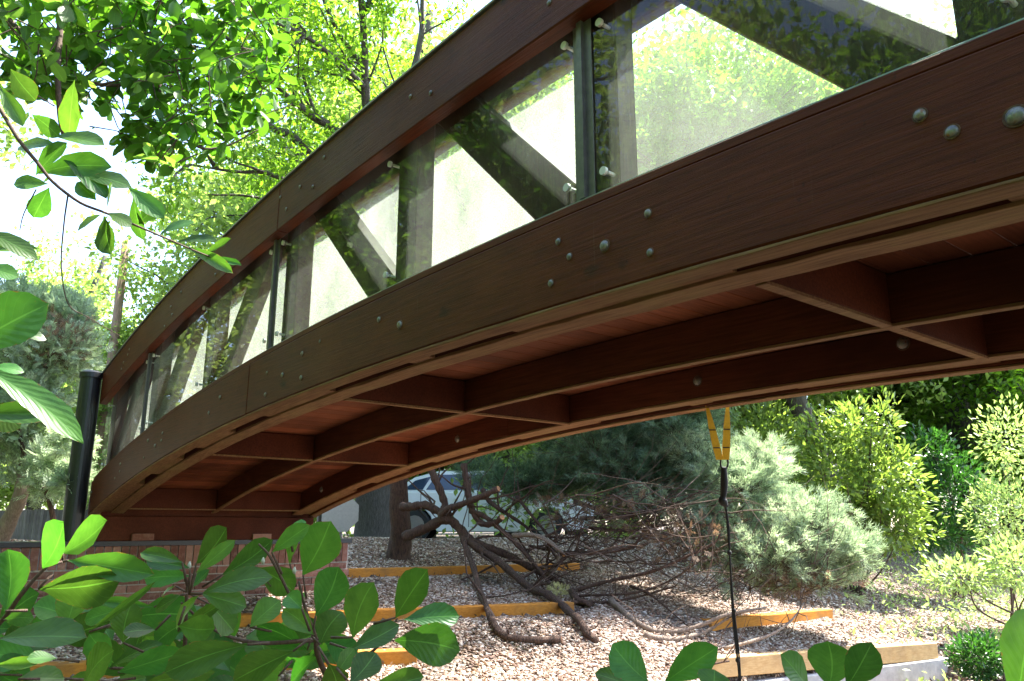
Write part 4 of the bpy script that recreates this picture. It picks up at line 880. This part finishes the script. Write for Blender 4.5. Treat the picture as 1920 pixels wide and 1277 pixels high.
stem(mg, [(640, 1320, 1.45), (600, 1240, 1.4), (590, 1190, 1.38), (575, 1150, 1.35), (560, 1090, 1.35)], .006, .002)
stem(mg, [(590, 1200, 1.4), (480, 1205, 1.35), (400, 1180, 1.35), (340, 1130, 1.3)], .004, .002)
stem(mg, [(620, 1260, 1.4), (700, 1220, 1.36), (745, 1160, 1.33)], .004, .0015)
stem(mg, [(350, 1300, 1.35), (210, 1280, 1.3), (90, 1270, 1.3)], .004, .002)
stem(mg, [(560, 1150, 1.33), (510, 1050, 1.3), (485, 1020, 1.3)], .003, .0015)
stem(mg2, [(1290, 1420, 1.35), (1215, 1340, 1.3), (1215, 1280, 1.3)], .005, .002); stem(mg2, [(1290, 1420, 1.35), (1250, 1300, 1.3)], .004, .002); stem(mg2, [(1560, 1420, 1.35), (1545, 1300, 1.3)], .005, .003)
for (a2, d, a) in s5+s6:                      # leaf stalks run back to the nearest stem
    tx, ty = (118, 1050) if a2[0] < 140 and a2[1] < 1130 else ((355, 1110) if a2[0] < 440 and a2[1] < 1200 else ((350, 1250) if a2[0] < 440 else (585, 1190)))
    f_ = min(1, 42/(math.hypot(tx-a2[0], ty-a2[1])+1)); mesh('leaf_stalk', *tube([a, P(a2[0]+(tx-a2[0])*f_, a2[1]+(ty-a2[1])*f_+3, d+.01)], [.0016, .0022], 5), M['twig'], mg, smooth=True)
# buds
M['bud'] = plain('silver_bud', (.4, .42, .33), .7)
for px, py in [(355, 1060), (552, 1070), (493, 1052), (415, 1187)]:
    a = P(px, py+6, 1.28); mesh('bud', *tube([a, P(px, py, 1.28), P(px+1, py-7, 1.28)], [.002, .0035, .001], 6), M['bud'], mg, smooth=True)
for a2, b2, w_, d in [((-75, 660), (78, 560), 125, .95), ((-50, 680), (166, 802), 62, .85), ((-60, 775), (118, 772), 50, .92), ((-40, 760), (40, 800), 55, .95), ((-40, 432), (70, 472), 40, 1.3), ((-30, 500), (35, 515), 38, 1.3), ((-45, 470), (68, 462), 30, 1.35), ((30, 625), (88, 630), 24, 1.1), ((-20, 690), (45, 690), 26, 1.15)]:
    leaf(mg3, P(*a2, d), P(*b2, d+.02), w_/F*d)
stem(mg3, [(-120, 900, 1.0), (-90, 700, 1.0), (-70, 560, 1.15), (-50, 440, 1.3)], .006, .003)
rl = thing('magnolia_sprig', (1.6, .4, H-1.2), 'dark blurred leaf cut off by the bottom right edge', 'shrub'); leaf(rl, P(1905, 1330, .8), P(1965, 1150, .8), 110/F*.8); stem(rl, [(1920, 1500, .85), (1905, 1330, .8)], .003, .002)

# --- magnolia boughs at the top left
tm = thing('magnolia_tree', (-1.5, 2.8, H-1.5), 'magnolia boughs hanging over the top left with overlapping rounded leaves', 'tree')
poly = np.array([(-60, -60), (-60, 170), (40, 175), (95, 170), (110, 215), (180, 200), (235, 215), (235, 300), (300, 330), (340, 300), (400, 315), (440, 255), (505, 240), (545, 190), (520, 130), (552, 60), (545, -60)])
def inside(x, y):
    c = False; n = len(poly); j = n-1
    for i in range(n):
        if (poly[i][1] > y) != (poly[j][1] > y) and x < (poly[j][0]-poly[i][0])*(y-poly[i][1])/(poly[j][1]-poly[i][1])+poly[i][0]: c = not c
        j = i
    return c
TW = [([(125, -80, 3.2), (112, 60, 3.1), (108, 130, 3.0), (112, 215, 3.0), (118, 250, 2.95)], .014, .008), ([(-60, -40, 3.4), (40, 60, 3.3), (130, 140, 3.2), (220, 160, 3.3), (300, 140, 3.5), (400, 120, 3.7)], .012, .004),
 ([(60, -60, 3.6), (200, 30, 3.6), (290, 120, 3.6), (300, 200, 3.5), (310, 250, 3.5)], .012, .005), ([(200, -60, 4.0), (330, 20, 4), (440, 80, 4), (500, 130, 4), (520, 180, 4)], .014, .004),
 ([(300, 200, 3.6), (360, 270, 3.6), (420, 275, 3.7), (490, 240, 3.8)], .007, .003), ([(110, 170, 3.1), (180, 160, 3.2), (270, 140, 3.3)], .006, .003), ([(230, 60, 3.5), (330, 60, 3.7), (450, 20, 3.9)], .008, .003)]
tws = [(smooth_path([P(*p) for p in L[0]], 5), L[1], L[2]) for L in TW]
for L in tws: mesh('bough', *tube(L[0], np.linspace(L[1], L[2], len(L[0])), 8), M['twig'], tm, smooth=True)
side_tw = []; Ltr = []; tries = 0
while len(Ltr) < 2000 and tries < 40000:
    tries += 1
    cx, cy = rng.uniform(-60, 550), rng.uniform(-60, 335)
    if not inside(cx, cy): continue
    d = 3.2+cx/550*.7+rng.uniform(-.45, .5); c0 = P(cx, cy, d)
    hang = unit(_rt*rng.normal(0, .5)+np.array([0, 0, -.45])+_fw*rng.normal(0, .4)); side_tw.append((np.array([c0-hang*.14+rng.normal(0, .02, 3), c0-hang*.06, c0]), .0035, .002))
    for k in range(rng.integers(4, 7)):
        dr_ = unit(hang*.5+rng.normal(0, .75, 3)); L = rng.uniform(.058, .105); a = c0-hang*rng.uniform(0, .06); b_ = a+dr_*L
        Ltr.append((a, b_, L*rng.uniform(.48, .64), unit(np.array([0, 0, 1.])+rng.normal(0, .5, 3)), d))
woodmesh('twigs', side_tw, M['twig'], tm, kind='stuff')
Ltr.sort(key=lambda q: q[4])
for a, b_, w_, n_, d in Ltr[:290]: leaf(tm, a, b_, w_, n_, up=True)
Vs = []; Fs = []; c = 0
for a, b_, w_, n_, d in Ltr[290:]:
    Y = b_-a; L = np.linalg.norm(Y); Y /= L; X = unit(np.cross(Y, n_)); Zv = np.cross(X, Y); _, tv, tf, _m = LM[rng.integers(0, 4)]
    v, f = batch(tv, tf, a[None], X[None], Y[None], Zv[None], np.array([[w_/.63, L, L]])); Vs.append(v); Fs.append(f+c); c += len(v)
mesh('leaf_mass', np.concatenate(Vs), np.concatenate(Fs), M['magn2'], tm, smooth=True, kind='stuff')
# lower bough crossing towards the rail
lb_ = thing('magnolia_bough', P(-40, 150, 2.2), 'separate thin magnolia bough arching down to the top rail', 'branch')
pth = [(-40, 150, 2.2), (0, 205, 2.15), (35, 262, 2.1), (70, 305, 2.1), (100, 342, 2.1), (150, 380, 2.1), (200, 400, 2.15), (260, 425, 2.2), (330, 455, 2.3), (390, 480, 2.4), (430, 492, 2.5)]
stem(lb_, pth, .006, .002, 'bough')
stem(lb_, [(68, 355, 2.1), (45, 400, 2.1), (37, 432, 2.1)], .002, .0012, 'twig'); stem(lb_, [(128, 362, 2.1), (120, 420, 2.1), (115, 500, 2.1), (128, 570, 2.1), (165, 595, 2.1), (225, 630, 2.1)], .0025, .001, 'twig')
for x0, y0, x1, y1, w_ in [(90, 345, 36, 350, 26), (92, 352, 66, 402, 28), (66, 330, 110, 270, 36), (72, 325, 175, 300, 40), (100, 255, 180, 260, 34), (105, 270, 36, 262, 30), (120, 300, 190, 345, 30), (190, 402, 156, 432, 36), (195, 405, 212, 470, 30), (200, 400, 240, 415, 22), (200, 390, 215, 350, 24), (240, 350, 300, 400, 28), (260, 420, 300, 385, 26), (150, 330, 230, 335, 30), (180, 375, 150, 345, 26), (330, 455, 390, 440, 18), (350, 462, 425, 500, 18), (380, 478, 430, 455, 14), (300, 440, 350, 410, 20), (395, 480, 445, 500, 12), (250, 370, 260, 440, 22), (60, 215, 100, 250, 24), (0, 160, 38, 225, 22), (20, 130, 60, 180, 30), (140, 150, 115, 240, 34)]:
    d = 2.15+max(0, x0-200)/600; leaf(lb_, P(x0, y0, d), P(x0+(x1-x0)*1.15, y0+(y1-y0)*1.15, d+rng.uniform(-.03, .03)), w_/F*d*1.45)
